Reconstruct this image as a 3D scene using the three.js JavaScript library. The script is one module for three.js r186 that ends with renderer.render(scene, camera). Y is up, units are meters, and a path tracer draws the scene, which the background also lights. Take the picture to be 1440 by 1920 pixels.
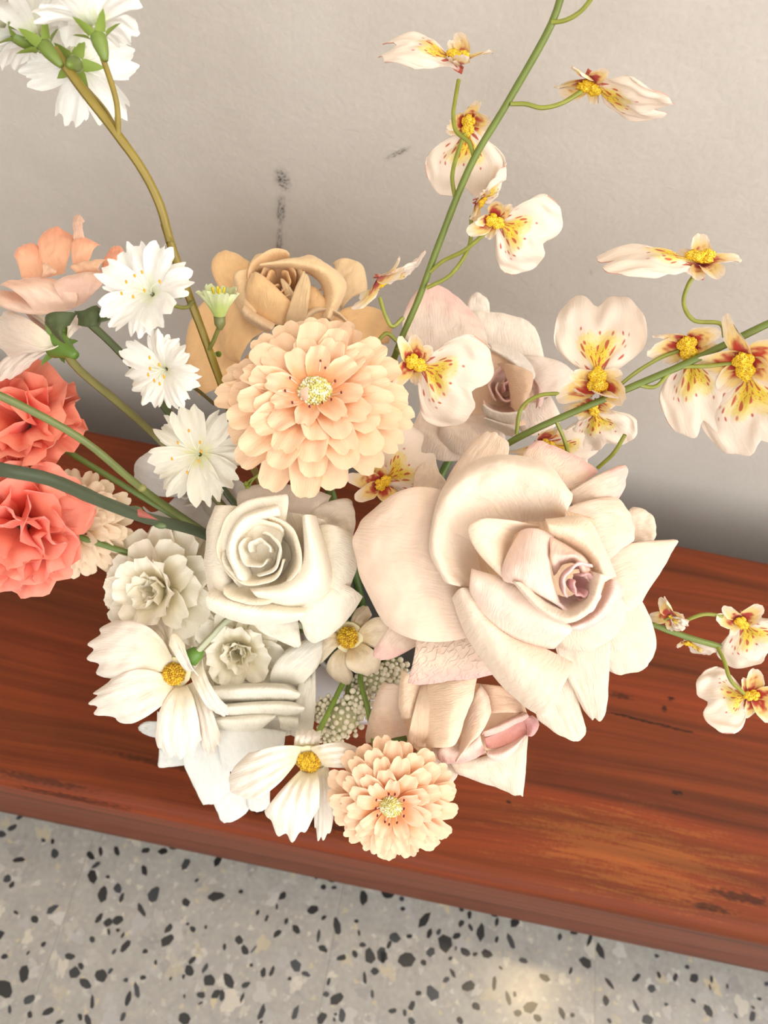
import * as THREE from 'three';
import { mergeGeometries } from 'three/addons/utils/BufferGeometryUtils.js';
import { RectAreaLightUniformsLib } from 'three/addons/lights/RectAreaLightUniformsLib.js';
import { createNoise3D } from 'simplex-noise';

// ---------------------------------------------------------------- camera, sky, lights, exposure
const FP = 1387;                                            // focal length in pixels of the 1440 x 1920 frame
const scene = new THREE.Scene();
const camera = new THREE.PerspectiveCamera(2 * Math.atan(960 / FP) * 180 / Math.PI, 0.75, 0.02, 60);
const EYE = new THREE.Vector3(0, 0.968197, 0.425788);
const PITCH = 57 * Math.PI / 180, ROLL = 0.152866, YAW = -0.048095;
const FWD = new THREE.Vector3(Math.sin(YAW) * Math.cos(PITCH), -Math.sin(PITCH), -Math.cos(YAW) * Math.cos(PITCH));
const rt0 = new THREE.Vector3(Math.cos(YAW), 0, Math.sin(YAW)), up0 = rt0.clone().cross(FWD);
const RGT = rt0.clone().multiplyScalar(Math.cos(ROLL)).addScaledVector(up0, Math.sin(ROLL));
const UPV = rt0.clone().multiplyScalar(-Math.sin(ROLL)).addScaledVector(up0, Math.cos(ROLL));
camera.position.copy(EYE);
camera.quaternion.setFromRotationMatrix(new THREE.Matrix4().makeBasis(RGT, UPV, FWD.clone().negate()));
camera.focus = 0.38; camera.userData.fStop = 10;
camera.updateMatrixWorld();

scene.background = new THREE.Color().setRGB(0.80, 0.90, 1.0);      // overcast daylight outside the windows
scene.backgroundIntensity = 3.0;
RectAreaLightUniformsLib.init();
const ROOM = { x0: -2.1, x1: 2.1, z1: 2.1, h: 2.6 };
const windowLight = new THREE.RectAreaLight(new THREE.Color().setRGB(1.0, 0.985, 0.965), 5.8, 2.6, 1.7);  // daylight through the front window
windowLight.position.set(0.4, 1.5, ROOM.z1 - 0.03); windowLight.lookAt(0.4, 1.5, 0); scene.add(windowLight);
const sideLight = new THREE.RectAreaLight(new THREE.Color().setRGB(1.0, 0.985, 0.97), 16, 1.5, 1.5);     // daylight through the side window
sideLight.position.set(ROOM.x1 - 0.03, 1.77, 0.9); sideLight.lookAt(0, 1.77, 0.9); scene.add(sideLight);
const renderer = new THREE.WebGLRenderer({ antialias: true });
renderer.toneMapping = THREE.LinearToneMapping;
renderer.toneMappingExposure = 0.385;
renderer.shadowMap.enabled = true;

// ---------------------------------------------------------------- helpers
function seeded(a) { return () => { a |= 0; a = a + 0x6D2B79F5 | 0; let t = Math.imul(a ^ a >>> 15, 1 | a); t = t + Math.imul(t ^ t >>> 7, 61 | t) ^ t; return ((t ^ t >>> 14) >>> 0) / 4294967296; }; }
let rnd = seeded(7);
const rr = (a, b) => a + (b - a) * rnd();
const noise3 = createNoise3D(seeded(11));
const V = (x, y, z) => new THREE.Vector3(x, y, z);
const lerp = (a, b, t) => a + (b - a) * t, clamp = (x, a, b) => Math.min(b, Math.max(a, x));
const sm = (a, b, x) => { const t = clamp((x - a) / (b - a), 0, 1); return t * t * (3 - 2 * t); };
const col = (h) => new THREE.Color(h);
const at = (px, py, d) => EYE.clone().addScaledVector(FWD, d).addScaledVector(RGT, (px - 720) / FP * d).addScaledVector(UPV, -(py - 960) / FP * d);
const camDir = (r, u, t) => V(0, 0, 0).addScaledVector(RGT, r).addScaledVector(UPV, u).addScaledVector(FWD, -t).normalize();
const onPlaneY = (px, py, y) => { const d = at(px, py, 1).sub(EYE); return EYE.clone().addScaledVector(d, (y - EYE.y) / d.y); };
const onPlaneZ = (px, py, z) => { const d = at(px, py, 1).sub(EYE); return EYE.clone().addScaledVector(d, (z - EYE.z) / d.z); };
const taken = {};
const numbered = (n) => { const k = taken[n] = (taken[n] ?? -1) + 1; return k ? n + '_' + String(k).padStart(3, '0') : n; };
function tag(o, label, category, group, kind) { o.userData = { label, category }; if (group) o.userData.group = group; if (kind) o.userData.kind = kind; return o; }
function thing(name, label, category, base, group) { const g = new THREE.Group(); g.name = numbered(name); g.position.copy(base); scene.add(tag(g, label, category, group)); return g; }
function mesh(name, geo, mat, parent, matrix) {
  const m = new THREE.Mesh(geo, mat); m.name = name; m.castShadow = m.receiveShadow = true;
  if (matrix) { m.applyMatrix4(matrix); }
  parent.add(m); return m;
}
const offset = (g) => new THREE.Matrix4().makeTranslation(-g.position.x, -g.position.y, -g.position.z);
function headMatrix(p, axis, turn = 0) {
  const y = axis.clone().normalize(), x = Math.abs(y.y) > 0.95 ? V(1, 0, 0) : V(0, 1, 0), z = x.clone().cross(y).normalize(); x.copy(y).cross(z);
  return new THREE.Matrix4().makeBasis(x, y, z).setPosition(p).multiply(new THREE.Matrix4().makeRotationY(turn));
}
function structure(name, geo, mat, label, category) { const m = mesh(name, geo, mat, scene); return tag(m, label, category, null, 'structure'); }

// ---------------------------------------------------------------- textures (surface matter; the bench wood later gains a painted highlight)
function dataTexture(w, h, fn, srgb) {
  const a = new Uint8Array(w * h * 4);
  for (let y = 0; y < h; y++) for (let x = 0; x < w; x++) { const c = fn(x / w, y / h), i = (y * w + x) * 4; a[i] = clamp(c[0], 0, 255); a[i + 1] = clamp(c[1], 0, 255); a[i + 2] = clamp(c[2], 0, 255); a[i + 3] = c[3] === undefined ? 255 : clamp(c[3], 0, 255); }
  const t = new THREE.DataTexture(a, w, h); t.wrapS = t.wrapT = THREE.RepeatWrapping; t.magFilter = THREE.LinearFilter; t.minFilter = THREE.LinearFilter;
  if (srgb) t.colorSpace = THREE.SRGBColorSpace; t.needsUpdate = true; return t;
}
const loop3 = (u, v, f, s) => noise3(Math.cos(u * 6.2832) * f + s, Math.sin(u * 6.2832) * f, v * f * 6.2832);   // repeats along u
const plasterBump = dataTexture(512, 512, (u, v) => { const a = noise3(u * 70, v * 70, 1) * 0.5 + noise3(u * 160, v * 160, 5) * 0.35 + noise3(u * 14, v * 14, 9) * 0.5; const g = 128 + 55 * a; return [g, g, g]; });
const plasterColor = dataTexture(512, 512, (u, v) => { const a = noise3(u * 6, v * 6, 21) * 2.2 + noise3(u * 40, v * 40, 3) * 1.2 + noise3(u * 150, v * 150, 3) * 1.2; return [192 + a, 184 + a, 174 + a]; }, true);
const terrazzoColor = (() => {
  const r = seeded(31), N = 1024, a = new Float32Array(N * N * 3);
  for (let y = 0; y < N; y++) for (let x = 0; x < N; x++) { const n = noise3(x * 0.012, y * 0.012, 2) * 5 + noise3(x * 0.05, y * 0.05, 7) * 6 + noise3(x * 0.3, y * 0.3, 4) * 4, i = (y * N + x) * 3; a[i] = 152 + n; a[i + 1] = 148 + n; a[i + 2] = 140 + n * 0.9; }
  const tones = [[188, 183, 175], [174, 169, 162], [150, 145, 139], [196, 187, 170], [164, 160, 158], [132, 129, 126], [190, 171, 133]];
  for (let k = 0; k < 2600; k++) {
    const cx = r() * N, cy = r() * N, big = r() < 0.12, s = big ? 14 + r() * 20 : 3 + r() * 9, e = 0.5 + r() * 0.5, th = r() * 3.14, t = tones[Math.floor(r() * tones.length * 0.999)], mix = 0.25 + r() * 0.5, ph = r() * 9, c = Math.cos(th), q = Math.sin(th);
    for (let dy = -s; dy <= s; dy++) for (let dx = -s; dx <= s; dx++) {
      const X = dx * c + dy * q, Y = (-dx * q + dy * c) / e, R = Math.hypot(X, Y), an = Math.atan2(Y, X), lim = s * (0.75 + 0.15 * Math.cos(3 * an + ph) + 0.1 * Math.cos(5 * an + ph * 2));
      if (R < lim) { const m = mix * sm(lim, lim - 2.5, R), i = ((((cy + dy) | 0) + N) % N * N + (((cx + dx) | 0) + N) % N) * 3; for (let j = 0; j < 3; j++) a[i + j] = lerp(a[i + j], t[j], m); }
    }
  }
  return dataTexture(N, N, (u, v) => { const i = (Math.round(v * N) * N + Math.round(u * N)) * 3; return [a[i], a[i + 1], a[i + 2]]; }, true);
})();
// the wood of the bench: u runs 1.6 m along the board, v across it (0 at the back, 1 round the front edge)
const WOODL = 1.6;
const woodX0 = -0.8;
const wood = (() => {
  const W = 2048, H = 640, a = new Float32Array(W * H * 4);
  const marks = [];                                          // knots and cracks: [u, v, half length, half width, strength]
  const grainAt = (x, z) => {
    const warp = noise3(x * 1.6, z * 5, 3) * 0.012 + noise3(x * 5, z * 18, 8) * 0.003;
    const zz = z + warp;
    const broad = noise3(x * 0.9, zz * 26, 14), fine = noise3(x * 3.2, zz * 150, 40), hair = noise3(x * 9, zz * 520, 70);
    return [broad, fine, hair];
  };
  for (let j = 0; j < H; j++) for (let i = 0; i < W; i++) {
    const x = woodX0 + i / W * WOODL, z = j / H * 0.42, [b, f, h] = grainAt(x, z), o = (j * W + i) * 4;
    const n = 1 + b * 0.10 + f * 0.09 + h * 0.06;
    const streak = Math.pow(clamp(noise3(x * 1.3, z * 60, 55) * 0.5 + 0.5, 0, 1), 6) * 0.28;
    const k = n * (1 - streak);
    a[o] = 108 * k; a[o + 1] = 49 * k * (1 - 0.04 * b); a[o + 2] = 23 * k; a[o + 3] = 128 + 60 * f + 40 * h;
  }
  return { a, W, H };
})();
const petalBump = dataTexture(256, 256, (u, v) => { const w = u + noise3(u * 4, v * 3, 6) * 0.03; const g = 128 + 60 * noise3(w * 34, v * 2.2, 1) + 40 * noise3(w * 80, v * 5, 2) + 25 * noise3(u * 50, v * 50, 8); return [g, g, g]; });
const crinkleBump = dataTexture(256, 256, (u, v) => { const w = noise3(u * 6, v * 6, 3) * 0.35; const r = 1 - Math.abs(noise3((u + v * 0.35) * 9 + w, v * 4, 12)); const g = 90 + 140 * Math.pow(r, 5) + 20 * noise3(u * 50, v * 50, 8); return [g, g, g]; });
const lipColor = dataTexture(256, 256, (u, v) => {
  const x = (u - 0.5) * 2, d = Math.hypot(x * 1.25, (v - 0.26) * 1.9), n = noise3(u * 5, v * 5, 3) * 0.08 + noise3(u * 18, v * 18, 9) * 0.06;
  const y = sm(0.74, 0.22, d + n), c = [247, 232, 215], Y = [232, 206, 62];
  const o = [lerp(c[0], Y[0], y), lerp(c[1], Y[1], y), lerp(c[2], Y[2], y)];
  const stre = sm(0.05, 0.30, noise3(x * 7.5, v * 5 + 3, 21) - Math.abs(x) * 0.5 - Math.max(0, v - 0.30) * 2.2 + 0.12);
  const spk = sm(0.50, 0.62, noise3(x * 17, v * 24, 5)) * sm(0.52, 0.2, d);
  const base = sm(0.13, 0.05, v + n * 0.4), red = clamp(Math.max(stre * 0.8, spk * 0.95, base * 0.9), 0, 1), R = [190, 74, 48];
  return [lerp(o[0], R[0], red), lerp(o[1], R[1], red), lerp(o[2], R[2], red)];
}, true);
const columnColor = dataTexture(128, 128, (u, v) => { const s = sm(0.30, 0.5, noise3(u * 16, v * 16, 3)); return [lerp(240, 105, s), lerp(198, 45, s), lerp(34, 15, s)]; }, true);
const scuffAlpha = (seed, lean) => dataTexture(128, 256, (u, v) => { const x = (u - 0.5) * 2 + lean * (v - 0.5), y = (v - 0.5) * 2, e = sm(1, 0.15, Math.hypot(x * 1.25, y)); const g = clamp(0.5 + 0.5 * noise3(u * 5, v * 8, seed) * 0.8 + 0.6 * noise3(u * 26, v * 50, seed + 4), 0, 1); const k = e * sm(0.3, 0.95, g); return [k * 255, k * 255, k * 255]; });

// ---------------------------------------------------------------- materials
const petalMat = (o = {}) => new THREE.MeshPhysicalMaterial({ vertexColors: true, roughness: 1, transmission: 0.28, thickness: 0, clearcoat: 0.08, clearcoatRoughness: 0.5, side: THREE.DoubleSide, bumpMap: petalBump, bumpScale: 0.0003, ...o });
const M = {
  petal: petalMat(), silk: petalMat({ clearcoat: 0.05, bumpScale: 0.0002 }), foam: petalMat({ transmission: 0.2, bumpScale: 0.00035, clearcoat: 0.16, clearcoatRoughness: 0.45 }),
  crinkle: petalMat({ bumpMap: crinkleBump, bumpScale: 0.0008 }),
  lip: new THREE.MeshPhysicalMaterial({ map: lipColor, roughness: 1, transmission: 0.35, thickness: 0, side: THREE.DoubleSide, bumpMap: petalBump, bumpScale: 0.0002, clearcoat: 0.06, clearcoatRoughness: 0.5 }),
  column: new THREE.MeshPhysicalMaterial({ map: columnColor, roughness: 0.5 }),
  stem: new THREE.MeshPhysicalMaterial({ vertexColors: true, roughness: 0.45, clearcoat: 0.1, clearcoatRoughness: 0.35 }),
  leaf: new THREE.MeshPhysicalMaterial({ vertexColors: true, roughness: 0.7, transmission: 0.12, side: THREE.DoubleSide }),
  pollen: new THREE.MeshStandardMaterial({ vertexColors: true, roughness: 0.85 }),
  berry: new THREE.MeshPhysicalMaterial({ color: '#fbf5dd', roughness: 0.6 }),
  porcelain: new THREE.MeshPhysicalMaterial({ color: '#e9ebee', roughness: 0.18, clearcoat: 0.6, clearcoatRoughness: 0.08 }),
};

// ---------------------------------------------------------------- shapes
// a grid of points made into a sheet or, with t > 0, a closed petal of that thickness
function sheet(P, nu, nv, t, colorOf) {
  const N = nu * nv, idx = [];
  for (let j = 0; j < nv - 1; j++) for (let i = 0; i < nu - 1; i++) { const a = j * nu + i, b = a + 1, c = a + nu, d = c + 1; idx.push(a, b, d, a, d, c); }
  const pos = new Float32Array(N * 3); P.forEach((p, k) => pos.set([p.x, p.y, p.z], k * 3));
  const uv = [], cl = [];
  for (let j = 0; j < nv; j++) for (let i = 0; i < nu; i++) { const u = i / (nu - 1), v = j / (nv - 1); uv.push(u, v); const c = colorOf(u, v, P[j * nu + i]); cl.push(c.r, c.g, c.b); }
  const g = new THREE.BufferGeometry(); g.setAttribute('position', new THREE.BufferAttribute(pos, 3)); g.setIndex(idx); g.computeVertexNormals();
  if (!t) { g.setAttribute('uv', new THREE.Float32BufferAttribute(uv, 2)); g.setAttribute('color', new THREE.Float32BufferAttribute(cl, 3)); return g; }
  const n = g.attributes.normal.array, p2 = new Float32Array(N * 6);
  for (let k = 0; k < N * 3; k++) { p2[k] = pos[k] + n[k] * t / 2; p2[k + N * 3] = pos[k] - n[k] * t / 2; }
  const id2 = idx.slice(); for (let k = 0; k < idx.length; k += 3) id2.push(idx[k] + N, idx[k + 2] + N, idx[k + 1] + N);
  const rim = []; for (let i = 0; i < nu; i++) rim.push(i); for (let j = 1; j < nv; j++) rim.push(j * nu + nu - 1); for (let i = nu - 2; i >= 0; i--) rim.push((nv - 1) * nu + i); for (let j = nv - 2; j > 0; j--) rim.push(j * nu);
  for (let k = 0; k < rim.length; k++) { const a = rim[k], b = rim[(k + 1) % rim.length]; id2.push(a, a + N, b, b, a + N, b + N); }
  const q = new THREE.BufferGeometry(); q.setAttribute('position', new THREE.BufferAttribute(p2, 3)); q.setIndex(id2);
  q.setAttribute('uv', new THREE.Float32BufferAttribute([...uv, ...uv], 2)); q.setAttribute('color', new THREE.Float32BufferAttribute([...cl, ...cl], 3)); q.computeVertexNormals(); return q;
}
function interp(pts, t) {                                     // a smooth curve through pts
  const n = pts.length;
  if (n === 1) return pts[0].clone();
  if (n === 2) return pts[0].clone().lerp(pts[1], t);
  if (n === 3) { const a = 2 * (t - 0.5) * (t - 1), b = -4 * t * (t - 1), c = 2 * t * (t - 0.5); return V(0, 0, 0).addScaledVector(pts[0], a).addScaledVector(pts[1], b).addScaledVector(pts[2], c); }
  const x = t * (n - 1), i = Math.min(n - 2, Math.floor(x)), f = x - i, p1 = pts[i], p2 = pts[i + 1];
  const p0 = i ? pts[i - 1] : p1.clone().multiplyScalar(2).sub(p2), p3 = i < n - 2 ? pts[i + 2] : p2.clone().multiplyScalar(2).sub(p1);
  const h = (a, b, c, d) => 0.5 * (2 * b + (c - a) * f + (2 * a - 5 * b + 4 * c - d) * f * f + (3 * b - a - 3 * c + d) * f * f * f);
  return V(h(p0.x, p1.x, p2.x, p3.x), h(p0.y, p1.y, p2.y, p3.y), h(p0.z, p1.z, p2.z, p3.z));
}
// dye: even colour with a fleck of variation, and where given a tinted tip or base
function dye(c0, c1, { from = 0.45, to = 1, seed = 0, fleck = 0.035 } = {}) {
  const a = col(c0), b = col(c1 ?? c0);
  return (u, v, p) => { const w = sm(from, to, v + 0.12 * noise3(p.x * 130, p.y * 130, p.z * 130 + seed)), n = 1 + fleck * noise3(p.x * 300 + seed, p.y * 300, p.z * 300); return new THREE.Color(lerp(a.r, b.r, w) * n, lerp(a.g, b.g, w) * n, lerp(a.b, b.b, w) * n); };
}
// a large petal laid through rows (base to rim) of points [x, y, millimetres further away]; frame = [x0, y0, scale, distance]
let patchSeed = 0;
function patch(frame, rows, o = {}) {
  const [x0, y0, s, D] = frame, nu = o.nu ?? 22, nv = o.nv ?? 20, seed = ++patchSeed * 3.7;
  const ctl = rows.map((r) => r.map(([x, y, z = 0]) => at(x0 + x * s, y0 + y * s, D + (z + (o.z ?? 0)) / 1000)));
  const round = o.round ?? 0.07, k = o.k ?? 4, P = [], lip = o.lip ?? 0.0025, sl = o.sl ?? 0.0015, wr = o.wrinkle ?? 0.0007;
  for (let j = 0; j < nv; j++) for (let i = 0; i < nu; i++) {
    const u = i / (nu - 1), v = j / (nv - 1), e = Math.abs(2 * u - 1);
    let vv = v * (1 - round * Math.pow(e, k));
    if (o.teeth) vv *= 1 - o.toothDepth * (0.5 + 0.5 * Math.cos(u * o.teeth * 6.2832 + seed)) * v;
    vv *= 1 - (o.edge ?? 0.03) * (0.5 + noise3(u * 3.1, seed, 2)) * v * v;
    const p = interp(ctl.map((r) => interp(r, u)), vv);
    let z = lip * Math.pow(clamp((v - 0.78) / 0.22, 0, 1), 2) + sl * Math.pow(clamp((e - 0.75) / 0.25, 0, 1), 2) * v;
    z += wr * (noise3(p.x * 70 + seed, p.y * 70, p.z * 70) + 0.5 * noise3(p.x * 190, p.y * 190 + seed, p.z * 190)) * sm(0, 0.4, v);
    z += (o.pucker ?? 0.0004) * noise3(u * 11 + seed, v * 1.6, seed) * sm(0.25, 0.9, v);
    if (o.pleat) z += o.pleat * Math.sin(u * (o.pleats ?? 7) * 6.2832 + seed) * sm(0.05, 0.4, v) * (1 - 0.5 * v);
    P.push(p.addScaledVector(FWD, z));
  }
  return sheet(P, nu, nv, o.t ?? 0.0009, o.color ?? dye('#efe4d4'));
}
// a petal about the flower's axis: x outwards, y along the axis, z across
function petalGeo(o) {
  const { L, W, phi0 = 0.3, phi1 = 0.1, bendPow = 1, cup = 0.5, wb = 0.25, vm = 0.6, ve = 0.6, e = 2, r0 = 0.002, nu = 9, nv = 10, ruffle = 0, ruffles = 3, teeth = 0, toothDepth = 0.1, notch = 0, twist = 0, seed = 0, wrap = 0, spiral = 0, out = 0, pleat = 0, pleats = 5, t = 0 } = o;
  const STEPS = 40, mid = [[r0, o.y0 ?? 0]];
  for (let k = 0; k < STEPS; k++) { const s = (k + 0.5) / STEPS, ph = phi0 + (phi1 - phi0) * Math.pow(s, bendPow) - out * Math.pow(clamp((s - 0.75) / 0.25, 0, 1), 2); mid.push([mid[k][0] + Math.cos(ph) * L / STEPS, mid[k][1] + Math.sin(ph) * L / STEPS]); }
  const P = [];
  for (let j = 0; j < nv; j++) for (let i = 0; i < nu; i++) {
    const u = i / (nu - 1) * 2 - 1, v = j / (nv - 1), a = Math.abs(u);
    let lf = ve + (1 - ve) * Math.pow(Math.max(0, 1 - Math.pow(a, e)), 1 / e);
    if (teeth) lf *= 1 - toothDepth * (Math.abs(((u * 0.5 + 0.5) * teeth + seed * 0.37) % 1 - 0.5) * 2) * (0.7 + 0.6 * Math.abs(noise3(u * 3, seed, 4)));
    if (notch) lf *= 1 - notch * Math.exp(-Math.pow(u / 0.18, 2));
    const s = v * lf, x = s * STEPS, k = Math.min(STEPS - 1, Math.floor(x)), f = x - k, mx = lerp(mid[k][0], mid[k + 1][0], f), my = lerp(mid[k][1], mid[k + 1][1], f);
    const tx = mid[k + 1][0] - mid[k][0], ty = mid[k + 1][1] - mid[k][1], tl = Math.hypot(tx, ty), nx = -ty / tl, ny = tx / tl;
    const w = W / 2 * (wb + (1 - wb) * Math.pow(Math.sin(Math.PI / 2 * Math.min(1, s / vm)), 0.9));
    const rz = ruffle * sm(0.25, 1, v) * (Math.sin(u * ruffles * 3.1416 + seed) + 0.7 * noise3(u * 2.4, v * 2, seed)) + pleat * Math.sin(u * pleats * 3.1416 + seed) * sm(0.05, 0.3, v) * (1 - 0.4 * v);
    let p;
    if (wrap) { const an = u * wrap * (0.55 + 0.45 * Math.min(1, s / 0.3)), R = mx * (1 + spiral * u) + rz; p = V(R * Math.cos(an), my, R * Math.sin(an)); }
    else { const c = Math.max(0.02, Math.abs(cup)), an = u * c, ww = w / c, up = ww * (1 - Math.cos(an)) * Math.sign(cup) + rz; p = V(mx + nx * up, my + ny * up, ww * Math.sin(an)); if (twist) p.applyAxisAngle(V(1, 0, 0), twist * s); }
    P.push(p);
  }
  return sheet(P, nu, nv, t, o.color ?? dye('#efe4d4'));
}
function tube(points, radius, c, { seg, radial = 8, taper = 1, fleck = 0.12 } = {}) {
  const curve = new THREE.CatmullRomCurve3(points, false, 'centripetal'), n = seg ?? Math.max(10, points.length * 7), g = new THREE.TubeGeometry(curve, n, radius, radial, false), p = g.attributes.position, base = col(c), cl = [], q = V(0, 0, 0);
  for (let i = 0; i <= n; i++) { const ctr = curve.getPointAt(i / n), k = lerp(1, taper, i / n) * (1 + 0.05 * noise3(ctr.x * 120, ctr.y * 120, ctr.z * 120)); for (let j = 0; j <= radial; j++) { const m = i * (radial + 1) + j; q.fromBufferAttribute(p, m).sub(ctr).multiplyScalar(k).add(ctr); p.setXYZ(m, q.x, q.y, q.z); const f = 1 + fleck * noise3(q.x * 160, q.y * 160, q.z * 160); cl.push(base.r * f, base.g * f, base.b * f); } }
  g.setAttribute('color', new THREE.Float32BufferAttribute(cl, 3)); g.computeVertexNormals(); return g;
}
function colored(g, c, fleck = 0.08) { const p = g.attributes.position, b = col(c), a = []; for (let i = 0; i < p.count; i++) { const f = 1 + fleck * noise3(p.getX(i) * 400, p.getY(i) * 400, p.getZ(i) * 400); a.push(b.r * f, b.g * f, b.b * f); } g.setAttribute('color', new THREE.Float32BufferAttribute(a, 3)); return g; }
const lathe = (pts, c, seg = 14) => colored(new THREE.LatheGeometry([...(pts[0][0] > 0 ? [[0, pts[0][1]]] : []), ...pts].map(([x, y]) => new THREE.Vector2(x, y)), seg), c);
// a domed disc of little florets
function floretDisc(R, H, n, cA, cB, size = 0.0011) {
  const gs = [colored(new THREE.SphereGeometry(R * 0.96, 18, 9, 0, 6.2832, 0, Math.PI / 2).scale(1, H / R, 1), cA)], proto = new THREE.IcosahedronGeometry(1, 0);
  for (let i = 0; i < n; i++) { const f = Math.sqrt((i + 0.5) / n), an = i * 2.39996, r = R * f, y = H * Math.sqrt(1 - f * f * 0.95), s = size * (0.7 + 0.6 * rnd()); const g = proto.clone().scale(s, s * 1.6, s).translate(r * Math.cos(an), y, r * Math.sin(an)); g.deleteAttribute('uv'); gs.push(colored(g, rnd() < 0.6 ? cA : cB)); }
  gs[0] = gs[0].toNonIndexed(); gs[0].deleteAttribute('uv'); return mergeGeometries(gs.map((g) => g.index ? g.toNonIndexed() : g));
}

// ---------------------------------------------------------------- the room
const WALLZ = -0.03, BENCH_H = 0.43, BENCH_Z0 = 0.05, BENCH_Z1 = 0.35;
const box = (x0, x1, y0, y1, z0, z1) => new THREE.BoxGeometry(x1 - x0, y1 - y0, z1 - z0).translate((x0 + x1) / 2, (y0 + y1) / 2, (z0 + z1) / 2);
function metricUv(g, s) { const p = g.attributes.position, n = g.attributes.normal, a = []; for (let i = 0; i < p.count; i++) { const X = p.getX(i), Y = p.getY(i), Z = p.getZ(i); Math.abs(n.getX(i)) > 0.6 ? a.push(Z / s, Y / s) : Math.abs(n.getY(i)) > 0.6 ? a.push(X / s, Z / s) : a.push(X / s, Y / s); } g.setAttribute('uv', new THREE.Float32BufferAttribute(a, 2)); return g; }
const plaster = new THREE.MeshStandardMaterial({ map: plasterColor, roughness: 0.62, bumpMap: plasterBump, bumpScale: 0.00045 });
const paint = new THREE.MeshStandardMaterial({ color: '#f4efe6', roughness: 0.8 });
const ceilingMat = new THREE.MeshStandardMaterial({ color: '#faf8f4', roughness: 0.9 });
const { x0: X0, x1: X1, z1: Z1, h: RH } = ROOM;
const wallBack = structure('wall_back', metricUv(box(X0 - 0.15, X1 + 0.15, 0, RH, WALLZ - 0.15, WALLZ), 0.35), plaster, 'beige grey plaster wall with faint scuffs behind the bench', 'wall');
structure('wall_left', metricUv(box(X0 - 0.15, X0, 0, RH, WALLZ, Z1), 0.35), paint, 'plain beige plaster side wall without a window', 'wall');
// right and front walls have a window opening each
structure('wall_right', mergeGeometries([box(X1, X1 + 0.15, 0, 1.0, WALLZ, Z1), box(X1, X1 + 0.15, 2.54, RH, WALLZ, Z1), box(X1, X1 + 0.15, 1.0, 2.54, WALLZ, 0.13), box(X1, X1 + 0.15, 1.0, 2.54, 1.67, Z1)].map((g) => metricUv(g, 0.35))), paint, 'beige plaster side wall with a square window opening', 'wall');
structure('wall_front', mergeGeometries([box(X0 - 0.15, X1 + 0.15, 0, 0.65, Z1, Z1 + 0.15), box(X0 - 0.15, X1 + 0.15, 2.35, RH, Z1, Z1 + 0.15), box(X0 - 0.15, -0.9, 0.65, 2.35, Z1, Z1 + 0.15), box(1.7, X1 + 0.15, 0.65, 2.35, Z1, Z1 + 0.15)].map((g) => metricUv(g, 0.35))), paint, 'beige plaster wall facing the bench with a wide window opening', 'wall');
structure('ceiling', box(X0 - 0.15, X1 + 0.15, RH, RH + 0.12, WALLZ - 0.15, Z1 + 0.15), ceilingMat, 'plain white painted ceiling over the whole room', 'ceiling');
const frameMat = new THREE.MeshStandardMaterial({ color: '#e8e6e0', roughness: 0.5 });
structure('window_1', mergeGeometries([box(-0.9, 1.7, 0.65, 0.7, Z1 + 0.05, Z1 + 0.1), box(-0.9, 1.7, 2.3, 2.35, Z1 + 0.05, Z1 + 0.1), box(-0.9, -0.85, 0.7, 2.3, Z1 + 0.05, Z1 + 0.1), box(1.65, 1.7, 0.7, 2.3, Z1 + 0.05, Z1 + 0.1), box(0.38, 0.42, 0.7, 2.3, Z1 + 0.05, Z1 + 0.1)]), frameMat, 'wide white window frame in the wall facing the bench', 'window');
structure('window_2', mergeGeometries([box(X1 + 0.05, X1 + 0.1, 1.0, 1.05, 0.13, 1.67), box(X1 + 0.05, X1 + 0.1, 2.49, 2.54, 0.13, 1.67), box(X1 + 0.05, X1 + 0.1, 1.05, 2.49, 0.13, 0.18), box(X1 + 0.05, X1 + 0.1, 1.05, 2.49, 1.62, 1.67)]), frameMat, 'square white window frame in the side wall', 'window');
// scuffs on the plaster
const scuffMat = (seed, c, op, lean = 0) => new THREE.MeshStandardMaterial({ color: c, roughness: 0.9, alphaMap: scuffAlpha(seed, lean), transparent: true, opacity: op, polygonOffset: true, polygonOffsetFactor: -1 });
for (const [ax, ay, bx, by, w, c, op, seed] of [[524, 312, 538, 358, 0.018, '#38332e', 1, 3], [530, 362, 526, 425, 0.011, '#3c3732', 0.95, 9], [526, 420, 522, 490, 0.009, '#403b36', 0.8, 15], [722, 298, 772, 274, 0.006, '#4c4741', 0.9, 23], [1106, 500, 1110, 516, 0.003, '#77716a', 0.5, 29], [1032, 528, 1036, 536, 0.003, '#77716a', 0.5, 33], [163, 185, 165, 215, 0.0025, '#77716a', 0.45, 41]]) {
  const a = onPlaneZ(ax, ay, WALLZ + 0.0003), b = onPlaneZ(bx, by, WALLZ + 0.0003), m = mesh('scuff_mark', new THREE.PlaneGeometry(w, a.distanceTo(b) * 1.25), scuffMat(seed, c, op), wallBack);
  m.position.copy(a).lerp(b, 0.5); m.rotation.z = Math.atan2(b.y - a.y, b.x - a.x) - Math.PI / 2;
}
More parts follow.
